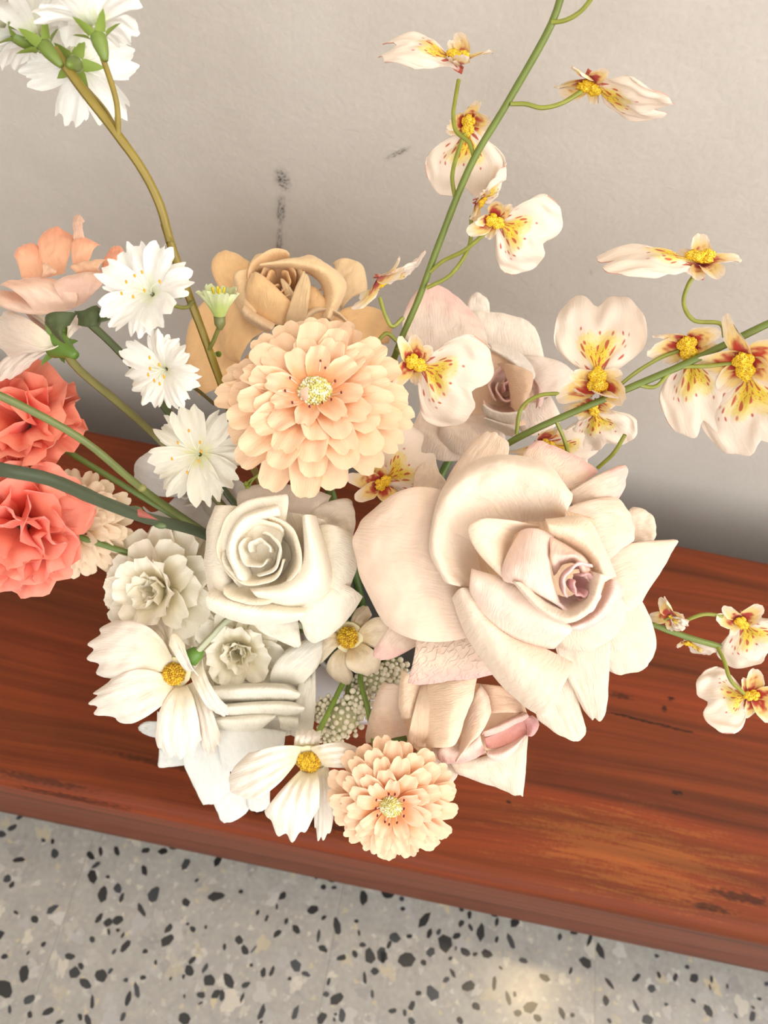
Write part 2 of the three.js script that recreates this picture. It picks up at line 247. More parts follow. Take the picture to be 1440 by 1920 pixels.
// terrazzo floor: a slab, tiles with hairline joints and the black stone chips set flush in them
const groutMat = new THREE.MeshStandardMaterial({ color: '#a39d92', roughness: 0.8 });
const floor = structure('floor', box(X0 - 0.15, X1 + 0.15, -0.15, -0.012, WALLZ - 0.15, Z1 + 0.15), groutMat, 'grey polished terrazzo floor with black and pale stone chips', 'floor');
const terrazzo = new THREE.MeshPhysicalMaterial({ map: terrazzoColor, roughness: 0.42, clearcoat: 0.6, clearcoatRoughness: 0.17 });
const TILE = 0.30, tileOx = onPlaneY(638, 1690, 0).x, TILEZ = 0.60, tileOz = BENCH_Z1 - 0.13;
const tileGeos = [0, 1, 2, 3].map((k) => { const g = box(-TILE / 2 + 0.00015, TILE / 2 - 0.00015, -0.012, 0, -TILEZ / 2 + 0.00015, TILEZ / 2 - 0.00015); metricUv(g, 0.46); const a = g.attributes.uv; for (let i = 0; i < a.count; i++) a.setXY(i, a.getX(i) + k * 0.31, a.getY(i) + k * 0.57); return g; });
for (let i = Math.floor((X0 - tileOx) / TILE) + 1; tileOx + (i + 1) * TILE < X1; i++) for (let j = -1; tileOz + (j + 1) * TILEZ < Z1; j++) {
  if (tileOz + j * TILEZ < WALLZ) continue;
  const m = mesh('tile', tileGeos[(i * 7 + j * 13 + 400) % 4], terrazzo, floor); m.position.set(tileOx + (i + 0.5) * TILE, 0, tileOz + (j + 0.5) * TILEZ);
}
{ // strips of cut tiles along the walls
  const zA = WALLZ, zB = tileOz, xA = tileOx + (Math.floor((X0 - tileOx) / TILE) + 1) * TILE;
  if (zB > 0.001) { const g = metricUv(box(X0, X1, -0.012, 0, zA, zB - 0.0006), 0.46); mesh('tile', g, terrazzo, floor); }
  let xB = tileOx; while (xB + TILE < X1) xB += TILE;
  mesh('tile', metricUv(box(xB + 0.0006, X1, -0.012, 0, zB, Z1), 0.46), terrazzo, floor); mesh('tile', metricUv(box(X0, xA - 0.0006, -0.012, 0, zB, Z1), 0.46), terrazzo, floor);
  let zE = tileOz; while (zE + TILEZ < Z1) zE += TILEZ;
  mesh('tile', metricUv(box(xA, xB, -0.012, 0, zE + 0.0006, Z1), 0.46), terrazzo, floor);
}
const chipMats = ['#0c0d0e', '#121314', '#08090a', '#1c1e20', '#2a2e32'].map((c) => new THREE.MeshPhysicalMaterial({ color: c, roughness: 0.45, clearcoat: 0.5, clearcoatRoughness: 0.17 }));
function chipGeo(a, b, r) { const n = 6 + Math.floor(r() * 3), sh = new THREE.Shape(); for (let i = 0; i < n; i++) { const t = (i + (r() - 0.5) * 0.5) / n * 6.2832, k = 0.8 + 0.32 * r(), x = Math.cos(t) * a * k, y = Math.sin(t) * b * k; i ? sh.lineTo(x, y) : sh.moveTo(x, y); } sh.closePath(); return new THREE.ExtrudeGeometry(sh, { depth: 0.0018, bevelEnabled: false }).rotateX(-Math.PI / 2).translate(0, -0.0016, 0); }
{
  const r = seeded(90), placed = [];
  const put = (px, py, a, b, deg, parent = floor) => { const p = onPlaneY(px, py, 0), q = onPlaneY(px + Math.cos(deg * Math.PI / 180), py + Math.sin(deg * Math.PI / 180), 0).sub(p), k = q.length(), m = mesh('stone_chip', chipGeo(a * k * 1.2, b * k * 1.18, r), chipMats[Math.floor(r() * 5 * 0.999)], parent); m.position.set(p.x, 0, p.z); m.rotation.y = Math.atan2(-q.z, q.x); placed.push([p.x, p.z, a * k]); };
  // [x, y, half length, half width, tilt] in a twice enlarged view of the floor
  const A = [[75, 104, 14, 9, -30], [104, 94, 12, 6, -35], [47, 144, 19, 11, -30], [5, 168, 16, 9, 30], [205, 240, 16, 12, 80], [163, 192, 8, 6, 30], [197, 195, 10, 6, 80], [28, 335, 13, 13, 0], [340, 248, 17, 8, 45], [378, 234, 15, 7, 80], [360, 284, 18, 9, -40], [346, 328, 22, 16, 70], [385, 392, 29, 18, 100], [442, 372, 17, 13, 70], [456, 408, 18, 9, 110], [437, 230, 18, 9, 75], [405, 328, 7, 6, 0], [545, 230, 16, 9, -10], [612, 232, 18, 11, -10], [648, 217, 17, 9, 10], [542, 304, 18, 10, 75], [698, 280, 21, 15, -60], [575, 395, 30, 21, 110], [816, 268, 21, 13, -60], [812, 401, 32, 14, -5], [738, 341, 9, 6, -40], [697, 424, 14, 12, 30], [130, 489, 14, 11, 20], [195, 450, 26, 12, -35], [372, 483, 19, 10, -55], [406, 498, 15, 13, 10], [442, 490, 16, 14, 0], [408, 536, 12, 6, 80], [442, 528, 8, 6, 0], [460, 548, 12, 6, -60], [530, 452, 25, 9, 62], [163, 581, 11, 9, -30], [17, 628, 11, 9, 0], [105, 614, 9, 5, -50], [632, 522, 18, 12, -50], [626, 566, 26, 17, -35], [722, 524, 11, 9, 40], [772, 516, 8, 5, 90], [704, 505, 6, 5, 0], [470, 588, 24, 13, -50], [428, 608, 13, 7, -60], [346, 563, 12, 9, 60], [264, 626, 17, 11, 15], [303, 663, 11, 8, 50], [278, 686, 20, 18, 0], [90, 695, 30, 18, 95], [381, 702, 22, 18, 50], [414, 682, 13, 8, -50], [319, 727, 24, 12, 45], [18, 748, 32, 19, 50], [109, 788, 20, 14, -20], [180, 834, 21, 12, -25], [346, 796, 27, 8, 92], [480, 786, 26, 12, -75], [514, 755, 30, 11, 80], [461, 853, 18, 11, -60], [300, 853, 12, 8, 60], [330, 868, 22, 11, 70], [223, 872, 16, 8, -20], [111, 845, 14, 9, 80], [36, 825, 15, 6, 85], [537, 706, 12, 8, 0], [472, 716, 8, 7, 0], [544, 607, 9, 8, 0], [584, 649, 10, 6, 80], [842, 591, 12, 7, 90], [897, 564, 16, 12, 50], [917, 604, 18, 12, 60], [951, 600, 16, 4, -50], [966, 462, 11, 8, -70], [1000, 484, 13, 6, -70], [1060, 400, 16, 11, -50], [1038, 440, 12, 5, 90], [1074, 494, 14, 8, -80], [1111, 524, 18, 12, 55], [1040, 540, 17, 11, -35], [1175, 450, 20, 13, -20], [1214, 482, 11, 7, -30], [1213, 367, 9, 8, 0], [1254, 368, 10, 6, 0], [1264, 514, 28, 13, 80], [1195, 547, 22, 8, -80], [1208, 597, 17, 10, 20], [1362, 405, 25, 15, 90], [1336, 494, 8, 6, 0], [1346, 539, 11, 6, 80], [1360, 583, 12, 8, 0], [1386, 624, 27, 21, 80], [1432, 622, 28, 18, 90], [1330, 618, 13, 9, 50], [1281, 632, 17, 9, -15], [1109, 661, 21, 16, 45], [1147, 692, 15, 9, 20], [1020, 682, 22, 8, -70], [988, 688, 17, 12, 90], [721, 640, 16, 10, -50], [711, 681, 19, 15, 50], [768, 672, 20, 10, -60], [784, 717, 20, 17, 0], [857, 715, 30, 15, 60], [754, 772, 15, 10, 10], [810, 768, 18, 12, -30], [833, 774, 20, 12, 90], [922, 733, 17, 9, -25], [908, 782, 18, 7, -70], [691, 858, 22, 18, 60], [981, 836, 28, 13, -70], [1108, 838, 28, 12, -70], [1208, 858, 25, 15, -50], [1262, 786, 24, 18, -20], [1282, 848, 28, 14, 90], [1222, 768, 11, 8, 0], [1232, 722, 14, 7, -80], [1258, 844, 7, 5, 0], [1406, 683, 14, 11, 0], [1368, 708, 21, 8, 85], [1396, 768, 15, 8, 90], [1240, 336, 22, 9, 20], [1075, 298, 15, 9, 20], [1186, 327, 9, 8, 0], [640, 710, 8, 5, -60], [692, 776, 8, 5, 90], [1086, 710, 8, 6, 0], [903, 384, 8, 6, 0]];
  for (const [x, y, a, b, t] of A) put(x / 2, 1480 + y / 2, a / 2, b / 2, t);
  const B = [[15, 392, 21, 17, 0], [66, 410, 10, 8, 0], [70, 448, 11, 7, 0], [152, 490, 31, 14, -50], [40, 556, 21, 15, 20], [95, 551, 10, 6, 0], [18, 583, 17, 8, -70], [0, 624, 20, 14, 80], [84, 639, 27, 22, 0], [171, 541, 18, 9, -70], [205, 535, 11, 7, -50], [174, 610, 18, 13, -35], [148, 651, 11, 9, 0], [228, 578, 32, 27, 30], [274, 550, 15, 9, -20], [290, 503, 13, 9, -60], [321, 470, 16, 9, 90], [324, 517, 14, 8, 60], [290, 446, 15, 9, 70], [361, 536, 30, 16, 95], [423, 497, 15, 8, -80], [423, 562, 13, 7, -70], [476, 570, 28, 12, 70], [490, 500, 17, 13, -40], [412, 471, 14, 7, 20], [303, 609, 20, 11, 30], [341, 619, 10, 6, -20], [386, 617, 20, 13, 20], [258, 690, 17, 8, 60], [233, 713, 14, 9, -40], [317, 739, 23, 15, -10], [181, 763, 28, 23, 40], [129, 764, 10, 8, 0], [105, 812, 18, 11, -60], [32, 829, 14, 8, -10], [77, 838, 12, 9, 90], [103, 869, 14, 12, 30], [286, 868, 16, 11, 50], [345, 814, 16, 12, 30], [414, 730, 24, 10, 95], [465, 781, 27, 10, 75], [490, 768, 10, 7, 80], [546, 816, 26, 17, -20], [503, 838, 14, 10, 0], [601, 706, 19, 11, 20], [574, 858, 15, 10, 20], [667, 840, 22, 12, 70], [522, 642, 16, 8, 20], [438, 670, 9, 5, 30], [659, 553, 13, 9, 90], [712, 538, 14, 5, 10], [771, 565, 22, 8, -70], [812, 607, 28, 16, 70], [757, 650, 25, 18, 30], [700, 681, 13, 6, -70], [845, 728, 25, 9, 50], [832, 793, 19, 14, 80], [946, 708, 20, 8, -50], [944, 810, 22, 8, 65], [1003, 747, 14, 11, -20], [1031, 695, 13, 9, 80], [1092, 706, 14, 8, -70], [1162, 708, 15, 11, -40], [1137, 666, 8, 6, 0], [1022, 624, 8, 6, 0], [1218, 834, 25, 18, 60], [1228, 712, 13, 6, 90], [1222, 742, 12, 5, 80], [1160, 792, 11, 7, 30], [1287, 738, 10, 5, 90], [1382, 850, 17, 10, -60], [1320, 851, 11, 5, 60], [1436, 730, 10, 7, 0], [1408, 786, 8, 5, 0], [988, 866, 18, 14, 0], [845, 868, 12, 8, 60], [1058, 806, 8, 5, 0], [1384, 818, 9, 5, 40]];
  for (const [x, y, a, b, t] of B) put(720 + x / 2, 1480 + y / 2, a / 2, b / 2, t);
  // the rest of the floor: many more of the same, joined
  const gs = [], p0 = onPlaneY(0, 1920, 0), p1 = onPlaneY(1440, 1920, 0);
  for (let k = 0; k < 4200; k++) {
    const x = -1.6 + r() * 3.4, z = 0.36 + r() * 1.4, a = 0.002 + 0.008 * r() * r() + 0.002 * r(), th = r() * 3.14;
    if (x > p0.x - 0.02 && x < p1.x + 0.02 && z < 0.66 && a > 0.003) { continue; }
    gs.push(chipGeo(a, a * (0.4 + 0.45 * r()), r).rotateY(th).translate(x, 0, z));
  }
  const rest = mesh('stone_chips', mergeGeometries(gs), chipMats[0], floor); rest.userData.kind = 'stuff';
}
// ---------------------------------------------------------------- the bench
{
  const onBench = (px, py) => onPlaneY(px, py, BENCH_H), { a, W, H } = wood;
  // colour: knots, a crack and a worn patch with the lamp highlight painted in
  const mark = (px, py, hl, hw, dark, turn = 0) => { const p = onBench(px, py), cx = (p.x - woodX0) / WOODL * W, cz = (p.z - BENCH_Z0) / 0.42 * H, sx = W / WOODL, sz = H / 0.42; for (let j = -hw * sz * 2; j <= hw * sz * 2; j++) for (let i = -hl * sx * 1.6; i <= hl * sx * 1.6; i++) { const X = i / sx, Z = j / sz, xr = X * Math.cos(turn) + Z * Math.sin(turn), zr = -X * Math.sin(turn) + Z * Math.cos(turn), d = Math.hypot(xr / hl, zr / hw) + 0.35 * noise3((p.x + X) * 160, (p.z + Z) * 420, 3); const m = dark * sm(1, 0.3, d), I = Math.round(cx + i), J = Math.round(cz + j); if (m > 0 && I >= 0 && I < W && J >= 0 && J < H) { const o = (J * W + I) * 4; for (let q = 0; q < 3; q++) a[o + q] *= 1 - m; } } };
  mark(1258, 1318, 0.004, 0.002, 0.6); mark(1246, 1336, 0.003, 0.003, 0.5); mark(1268, 1494, 0.006, 0.0022, 0.55); mark(953, 1513, 0.003, 0.0016, 0.6); mark(1165, 1312, 0.012, 0.003, 0.35);
  for (let k = 0; k < 9; k++) mark(1150 + k * 17, 1344 + k * 4.3, 0.009, 0.0009, 0.5, -0.06);
  mark(1395, 1692, 0.03, 0.004, 0.4); mark(1330, 1712, 0.02, 0.003, 0.4); mark(120, 1508, 0.05, 0.004, 0.35); mark(60, 1470, 0.05, 0.003, 0.3); mark(560, 1545, 0.08, 0.004, 0.4); mark(300, 1440, 0.05, 0.003, 0.25);
  const wp = onBench(1190, 1610), wearHighlight = (x, z) => { const X = (x - wp.x) / 0.085, Z = (z - wp.z) / 0.028, n = 0.5 * noise3(x * 12, z * 200, 5) + 0.4 * noise3(x * 40, z * 560, 9) + 0.2 * noise3(x * 300, z * 300, 2); return 0.75 * sm(1.1, 0.2, Math.hypot(X, Z) + n); };
  for (let j = 0; j < H; j++) for (let i = 0; i < W; i++) { const w = wearHighlight(woodX0 + i / W * WOODL, BENCH_Z0 + j / H * 0.42); if (w > 0) { const o = (j * W + i) * 4; a[o] = lerp(a[o], a[o] * 1.16 + 6, w); a[o + 1] = lerp(a[o + 1], a[o + 1] * 1.42 + 8, w); a[o + 2] = lerp(a[o + 2], a[o + 2] * 1.35 + 4, w); } }
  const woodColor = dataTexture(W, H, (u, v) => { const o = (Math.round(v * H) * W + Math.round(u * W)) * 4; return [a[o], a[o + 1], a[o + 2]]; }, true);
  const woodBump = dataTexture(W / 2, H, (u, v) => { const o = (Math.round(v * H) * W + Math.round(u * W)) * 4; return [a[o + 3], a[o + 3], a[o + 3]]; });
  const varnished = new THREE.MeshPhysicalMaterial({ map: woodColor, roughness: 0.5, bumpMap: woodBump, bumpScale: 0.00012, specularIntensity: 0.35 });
  const bench = thing('wooden_bench', 'long reddish brown varnished wooden bench standing off the plaster wall', 'bench', V(0, 0, 0.2));
  const T = 0.09, zA = BENCH_Z0 - 0.2, zB = BENCH_Z1 - 0.2, prof = [];
  const arc = (cz, cy, r, a0, a1, n) => { for (let k = 0; k <= n; k++) { const t = lerp(a0, a1, k / n); prof.push([cz + r * Math.cos(t), cy + r * Math.sin(t)]); } };
  prof.push([zA + 0.01, BENCH_H - T]); arc(zA + 0.006, BENCH_H - 0.006, 0.006, Math.PI, Math.PI / 2, 5);
  for (let k = 1; k < 12; k++) prof.push([lerp(zA + 0.006, zB - 0.012, k / 12), BENCH_H]);
  arc(zB - 0.012, BENCH_H - 0.012, 0.012, Math.PI / 2, 0, 8); arc(zB - 0.008, BENCH_H - T + 0.008, 0.008, 0, -Math.PI / 2, 4); prof.push([zA + 0.01, BENCH_H - T]);
  const pos = [], uv = [], idx = [], NX = 60, L = 1.5; let len = 0; const acc = prof.map((p, k) => k ? (len += Math.hypot(p[0] - prof[k - 1][0], p[1] - prof[k - 1][1])) : 0), topStart = acc[1];
  for (let i = 0; i <= NX; i++) for (let k = 0; k < prof.length; k++) { const x = lerp(-L, L, i / NX); pos.push(x, prof[k][1], prof[k][0]); uv.push((x - woodX0) / WOODL, clamp((acc[k] - topStart) / 0.42, 0.002, 0.995)); }
  for (let i = 0; i < NX; i++) for (let k = 0; k < prof.length - 1; k++) { const p = i * prof.length + k, q = p + prof.length; idx.push(p, q, p + 1, p + 1, q, q + 1); }
  for (const e of [0, NX]) { const c = pos.length / 3; pos.push(e ? L : -L, BENCH_H - T / 2, 0); uv.push(0.5, 0.5); for (let k = 0; k < prof.length - 1; k++) { const p = e * prof.length + k; e ? idx.push(c, p, p + 1) : idx.push(c, p + 1, p); } }
  const g = new THREE.BufferGeometry(); g.setAttribute('position', new THREE.Float32BufferAttribute(pos, 3)); g.setAttribute('uv', new THREE.Float32BufferAttribute(uv, 2)); g.setIndex(idx); g.computeVertexNormals();
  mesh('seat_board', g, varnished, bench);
  for (const x of [-1.3, 1.3]) for (const z of [-0.10, 0.10]) mesh('leg', metricUv(box(x - 0.03, x + 0.03, 0, BENCH_H - T, z - 0.03, z + 0.03), 0.8), varnished, bench);
  for (const z of [-0.125, 0.105]) mesh('added_rail', metricUv(box(-1.27, 1.27, 0.05, BENCH_H - T, z, z + 0.02), 0.8), varnished, bench);  // unseen rails, added to stop light bouncing beneath the bench onto the wall
  for (const x of [-1.3, 1.3]) mesh('stretcher', metricUv(box(x - 0.015, x + 0.015, 0.14, 0.19, -0.07, 0.07), 0.8), varnished, bench);
}
// ---------------------------------------------------------------- the ceiling lamp that glints in the floor
{
  const p = V(0.859, RH, 0.2906), lamp = thing('ceiling_lamp', 'small round warm white downlight on the ceiling close to the wall', 'lamp', p);
  const bulbMat = new THREE.MeshStandardMaterial({ color: '#fff2dc', emissive: new THREE.Color().setRGB(1, 0.72, 0.36), emissiveIntensity: 520 });
  mesh('housing', new THREE.LatheGeometry([[0.045, 0], [0.07, 0], [0.07, -0.05], [0.06, -0.055], [0.055, -0.03], [0.045, -0.025], [0.0, -0.025]].map(([x, y]) => new THREE.Vector2(x, y)), 32), frameMat, lamp);
  mesh('bulb', new THREE.SphereGeometry(0.03, 20, 12).translate(0, -0.045, 0), bulbMat, lamp);
  const l = new THREE.PointLight(new THREE.Color().setRGB(1, 0.74, 0.42), 1.6, 0, 2); l.position.set(0, -0.045, 0); l.castShadow = true; l.shadow.radius = 1.5; lamp.add(l);
}
// ---------------------------------------------------------------- the vase and what stands in it
const VC = V(-0.008, BENCH_H, 0.222), MOUTH = 0.100;
{
  const vase = thing('flower_vase', 'white glazed vase hidden under the flowers on the bench', 'vase', VC.clone());
  mesh('body', new THREE.LatheGeometry([[0, 0.004], [0.034, 0.004], [0.036, 0], [0.039, 0.002], [0.05, 0.03], [0.052, 0.05], [0.047, 0.078], [0.044, 0.09], [0.046, MOUTH], [0.0435, MOUTH + 0.001], [0.041, 0.09], [0.044, 0.078], [0.049, 0.05], [0.047, 0.032], [0.034, 0.009], [0, 0.008]].map(([x, y]) => new THREE.Vector2(x, y)), 48), M.porcelain, vase);
}
let rootCount = 0;
function rootAt(angle, r = 0.026) { const k = rootCount++, a = angle, f = a + Math.PI * (0.75 + 0.1 * (k % 3)); return { mouth: VC.clone().add(V(Math.cos(a) * r, MOUTH, Math.sin(a) * r)), foot: VC.clone().add(V(Math.cos(f) * 0.02, 0.014 + 0.002 * (k % 4), Math.sin(f) * 0.02)) }; }
const angleTo = (p) => Math.atan2(p.z - VC.z, p.x - VC.x);
const GREEN = '#5f7430', OLIVE = '#84701f', DARK = '#4b5638', MOSS = '#6d6a35', PALE = '#a9ab8c';
// a flower standing in the vase: a group at the foot of its stem
function flower(name, label, category, head, o = {}) {
  const r = rootAt(o.angle ?? angleTo(head), o.r), g = thing(name, label, category, r.foot, o.group);
  const pts = [head, ...(o.via ?? []), r.mouth, r.mouth.clone().lerp(r.foot, 0.5), r.foot];
  mesh('stem', tube(pts, o.radius ?? 0.0018, o.stem ?? GREEN), M.stem, g, offset(g));
  return g;
}
const rowsOf = (rows, bulge = 0) => rows.map(([z, ...xy]) => { const n = xy.length / 2, r = []; for (let i = 0; i < n; i++) r.push([xy[2 * i], xy[2 * i + 1], z - bulge * Math.sin(Math.PI * i / (n - 1))]); return r; });
function petals(g, frame, list, mat, defaults = {}) { for (const [rows, o = {}] of list) mesh(o.name ?? 'petal', patch(frame, rowsOf(rows, o.bulge ?? defaults.bulge ?? 0), { ...defaults, ...o }), o.mat ?? mat, g, offset(g)); }
function cupAndSepals(g, p, axis, R, c = '#5f7a34', n = 5, L = 0.02) {
  const Mx = offset(g).multiply(headMatrix(p, axis));
  mesh('receptacle', lathe([[0.0012, -R * 0.9], [R * 0.35, -R * 0.7], [R * 0.8, -R * 0.2], [R, R * 0.2], [R * 0.8, R * 0.5], [0, R * 0.6]], c), M.stem, g, Mx);
  for (let k = 0; k < n; k++) mesh('sepal', petalGeo({ L, W: L * 0.35, phi0: -0.2, phi1: -0.9, ve: 0.3, e: 1.2, wb: 0.7, r0: R * 0.7, cup: 0.4, nu: 5, nv: 7, color: dye(c) }), M.leaf, g, Mx.clone().multiply(new THREE.Matrix4().makeRotationY(k / n * 6.2832)));
}
// the rolled heart of a rose
function roseHeart(g, p, axis, R, H, n, cs, mat, turn = 0, open = 0.25) {
  const Mx = offset(g).multiply(headMatrix(p, axis, turn));
  for (let k = 0; k < n; k++) {
    const f = (k + 0.6) / n, geo = petalGeo({ L: H * (1.05 - 0.12 * f), W: 1, r0: R * f * 0.62, y0: -H * 0.25 * (1 - f) * 0 , phi0: 1.2 - 0.35 * f, phi1: 1.62 + 0.1 * (1 - f) - open * f, out: 0.5 + 0.9 * f, wrap: 1.75 - 0.55 * f, spiral: 0.16, ve: 0.86, e: 3, nu: 26, nv: 14, ruffle: 0.0004, seed: k * 1.7, t: 0.0009, color: dye(cs[Math.min(cs.length - 1, Math.floor(f * cs.length))], null, { seed: k }) });
    mesh('petal', geo, mat, g, Mx.clone().multiply(new THREE.Matrix4().makeRotationY(k * 2.3)));
  }
}
// layered round flowers: rings = [count, length, width, rise at base, rise at tip, height]
function layered(g, Mx, rings, o) {
  rings.forEach(([n, L, W, p0, p1, y], q) => {
    const geos = [0, 1, 2].map((k) => petalGeo({ L, W, phi0: p0 + rr(-0.08, 0.08), phi1: p1 + rr(-0.15, 0.15), cup: o.cup ?? 0.55, wb: o.wb ?? 0.3, vm: 0.62, ve: o.ve ?? 0.68, e: o.e ?? 2.4, notch: k === 1 ? 0.06 : 0.02, r0: o.r0 ?? 0.004, y0: y, nu: 9, nv: 10, ruffle: o.ruffle ?? 0.0006, ruffles: 2, seed: q * 3 + k, bendPow: 1.4, color: dye(o.base, o.tip, { from: 0.3, to: 0.85, seed: q * 5 + k, fleck: 0.03 }) }));
    for (let i = 0; i < n; i++) mesh('petal', geos[Math.floor(rnd() * 2.999)], o.mat ?? M.silk, g, Mx.clone().multiply(new THREE.Matrix4().makeRotationY((i + (q % 2) * 0.5 + rr(-0.13, 0.13)) / n * 6.2832)).multiply(new THREE.Matrix4().makeRotationX(rr(-0.16, 0.16))).multiply(new THREE.Matrix4().makeScale(rr(0.94, 1.05), 1, rr(0.93, 1.06))));
  });
}
function stamens(g, Mx, n, r, h) {
  for (let k = 0; k < n; k++) { const a = k / n * 6.2832 + rr(-0.2, 0.2), d = r * rr(1.0, 1.35), tip = V(Math.cos(a) * d, h * rr(0.7, 1.2), Math.sin(a) * d);
    const s = mesh('stamen', tube([V(Math.cos(a) * r * 0.7, 0.002, Math.sin(a) * r * 0.7), tip], 0.00025, '#e8c8b0', { seg: 3, radial: 5 }), M.stem, g, Mx);
    mesh('anther', colored(new THREE.SphereGeometry(0.00055, 6, 5).scale(1, 2.2, 1).translate(tip.x, tip.y, tip.z), '#6e2430'), M.pollen, s); }
}

// ---- big blush rose
const BL = '#f3d9c2', BLP = '#f2c4b8', BLW = '#f1dcc6', PINK = '#eda99c', PEACHY = '#f3cfa6';
{
  const f = [650, 800, 0.4375, 0.338], head = at(650 + 800 * 0.4375, 800 + 680 * 0.4375, 0.385), axis = camDir(0.45, 0.1, 1);
  const g = flower('blush_rose', 'largest blush cream rose with wide flared petals and a pink heart', 'rose', head, { radius: 0.0028, stem: '#55702f' });
  cupAndSepals(g, head, axis, 0.011);
  const c = dye(BL), cp = dye(BL, BLP), cw = dye(BLW), ci = dye('#f9dfc6'), cpk = dye('#fad8cc', '#f8c4ba');
  petals(g, f, [
    [[[14, 440, 420, 700, 330, 1060, 400], [26, 420, 700, 760, 660, 1120, 640], [22, 560, 880, 800, 940, 1100, 840]], { color: dye('#fbdcb8'), lip: 0, round: 0 }],
    [[[44, 1040, 860, 1130, 780, 1230, 690], [46, 1080, 960, 1190, 920, 1312, 850], [50, 1122, 1058, 1240, 1062, 1330, 985]], { color: cw }],
    [[[46, 1180, 420, 1200, 455, 1220, 495], [47, 1205, 365, 1255, 420, 1285, 490], [50, 1240, 345, 1315, 385, 1328, 485]], { wrinkle: 0.0014, color: cw }],
    [[[30, 1080, 540, 1060, 640, 1080, 760], [27, 1225, 500, 1220, 610, 1215, 790], [36, 1400, 490, 1412, 520, 1300, 690]], { color: c, round: 0.05 }],
    [[[40, 780, 1050, 880, 1000, 980, 960], [40, 800, 1180, 900, 1150, 985, 1130], [44, 830, 1270, 970, 1350, 1045, 1335]], { color: cw, wrinkle: 0.0012 }],
    [[[34, 890, 930, 1010, 920, 1130, 920], [35, 940, 1060, 1035, 1060, 1125, 1060], [40, 1040, 1248, 1075, 1268, 1118, 1256]], { color: cw }],
    [[[34, 420, 290, 530, 270, 650, 220], [33, 440, 210, 550, 160, 690, 130], [38, 560, 40, 630, 22, 695, 58]], { color: c }],
    [[[46, 290, 280, 350, 290, 430, 270], [46, 288, 215, 350, 215, 425, 235], [48, 312, 165, 350, 156, 388, 190]], { color: cw }],
    [[[32, 760, 200, 850, 220, 970, 280], [32, 755, 125, 880, 140, 1010, 245], [36, 825, 52, 930, 98, 1105, 182]], { color: cp }],
    [[[28, 940, 290, 970, 340, 1000, 380], [26, 1065, 215, 1085, 270, 1085, 345], [32, 1195, 160, 1212, 200, 1180, 308]], { color: cp }],
    [[[16, 890, 380, 960, 460, 1080, 620], [17, 1010, 325, 1095, 390, 1160, 540], [28, 1172, 298, 1228, 390, 1248, 485]], { color: c, wrinkle: 0.001 }],
    [[[18, 470, 300, 500, 600, 580, 880], [11, 280, 262, 260, 600, 330, 920], [22, 110, 365, 28, 520, 130, 815]], { color: dye(BL), bulge: 2, nu: 30, nv: 26 }],
    [[[36, 190, 835, 260, 880, 350, 915], [35, 155, 900, 215, 930, 290, 945], [38, 112, 965, 140, 1004, 225, 985]], { color: cp }],
    [[[26, 300, 890, 430, 880, 540, 890], [24, 285, 1010, 430, 1000, 600, 985], [32, 256, 1122, 430, 1096, 630, 1085]], { color: dye(BL, BLP, { from: 0.5 }), mat: M.crinkle, nu: 30, nv: 26 }],
    [[[20, 880, 800, 1020, 780, 1120, 690], [20, 885, 890, 1050, 860, 1180, 740], [26, 900, 950, 1090, 948, 1210, 790]], { color: c }],
    // the curled petals round the heart
    [[[18, 600, 690, 560, 550, 620, 460, 740, 410, 850, 405, 930, 395], [-6, 460, 680, 400, 520, 470, 320, 670, 225, 860, 265, 950, 350], [4, 415, 640, 360, 510, 425, 250, 610, 128, 850, 145, 980, 285]], { nu: 50, nv: 26, color: dye(BLW), round: 0.03, lip: 0.004, wrinkle: 0.0009 }],
    [[[10, 560, 730, 660, 880, 800, 930, 978, 1015], [-5, 500, 690, 605, 850, 770, 1020, 905, 1150], [4, 457, 745, 530, 925, 690, 1135, 832, 1262]], { nu: 36, color: dye(BLW), round: 0.02, lip: 0.004 }],
    [[[14, 545, 760, 650, 900, 890, 950], [-8, 530, 690, 680, 810, 935, 905], [-9, 540, 606, 735, 690, 978, 868]], { color: dye('#f9e2d0'), bulge: 3, round: 0.02 }],
    [[[-12, 690, 668, 565, 540, 520, 440, 560, 400], [-12, 700, 640, 630, 510, 610, 425, 660, 396], [4, 720, 600, 700, 520, 740, 450, 850, 432]], { color: dye('#f9e2c8'), round: 0.02 }],
    [[[2, 850, 398, 1020, 392, 1092, 500, 1154, 642], [-12, 865, 425, 975, 450, 1068, 545, 1112, 662], [2, 885, 480, 950, 515, 1030, 585, 1062, 700]], { color: dye('#f9e2c6'), nu: 30, round: 0.02, lip: 0 }],
    [[[2, 930, 840, 1050, 780, 1112, 660], [-8, 955, 862, 1085, 800, 1155, 662], [0, 975, 876, 1090, 838, 1198, 715]], { color: cpk, round: 0.04 }],
    [[[-4, 745, 450, 805, 438, 888, 468], [-16, 676, 590, 790, 600, 872, 610], [-14, 686, 668, 800, 705, 940, 800]], { color: dye('#fadccc'), bulge: 5, round: 0.02, lip: 0, sl: 0.003 }],
    [[[-10, 712, 664, 830, 792, 950, 838, 1062, 772, 1104, 640], [-22, 740, 668, 842, 772, 950, 816, 1045, 750, 1084, 630], [4, 830, 690, 880, 720, 950, 735, 1000, 700, 1015, 610]], { color: dye(BLW), nu: 40, round: 0.02, lip: 0 }],
    [[[-6, 870, 470, 960, 520, 1035, 580, 1060, 700], [-16, 878, 560, 920, 556, 985, 560, 1030, 650], [-2, 890, 640, 925, 590, 985, 590, 1015, 660]], { color: dye('#fbd9c6'), nu: 30, round: 0.02, lip: 0 }],
  ], M.foam, { t: 0.0007, lip: 0.0016 });
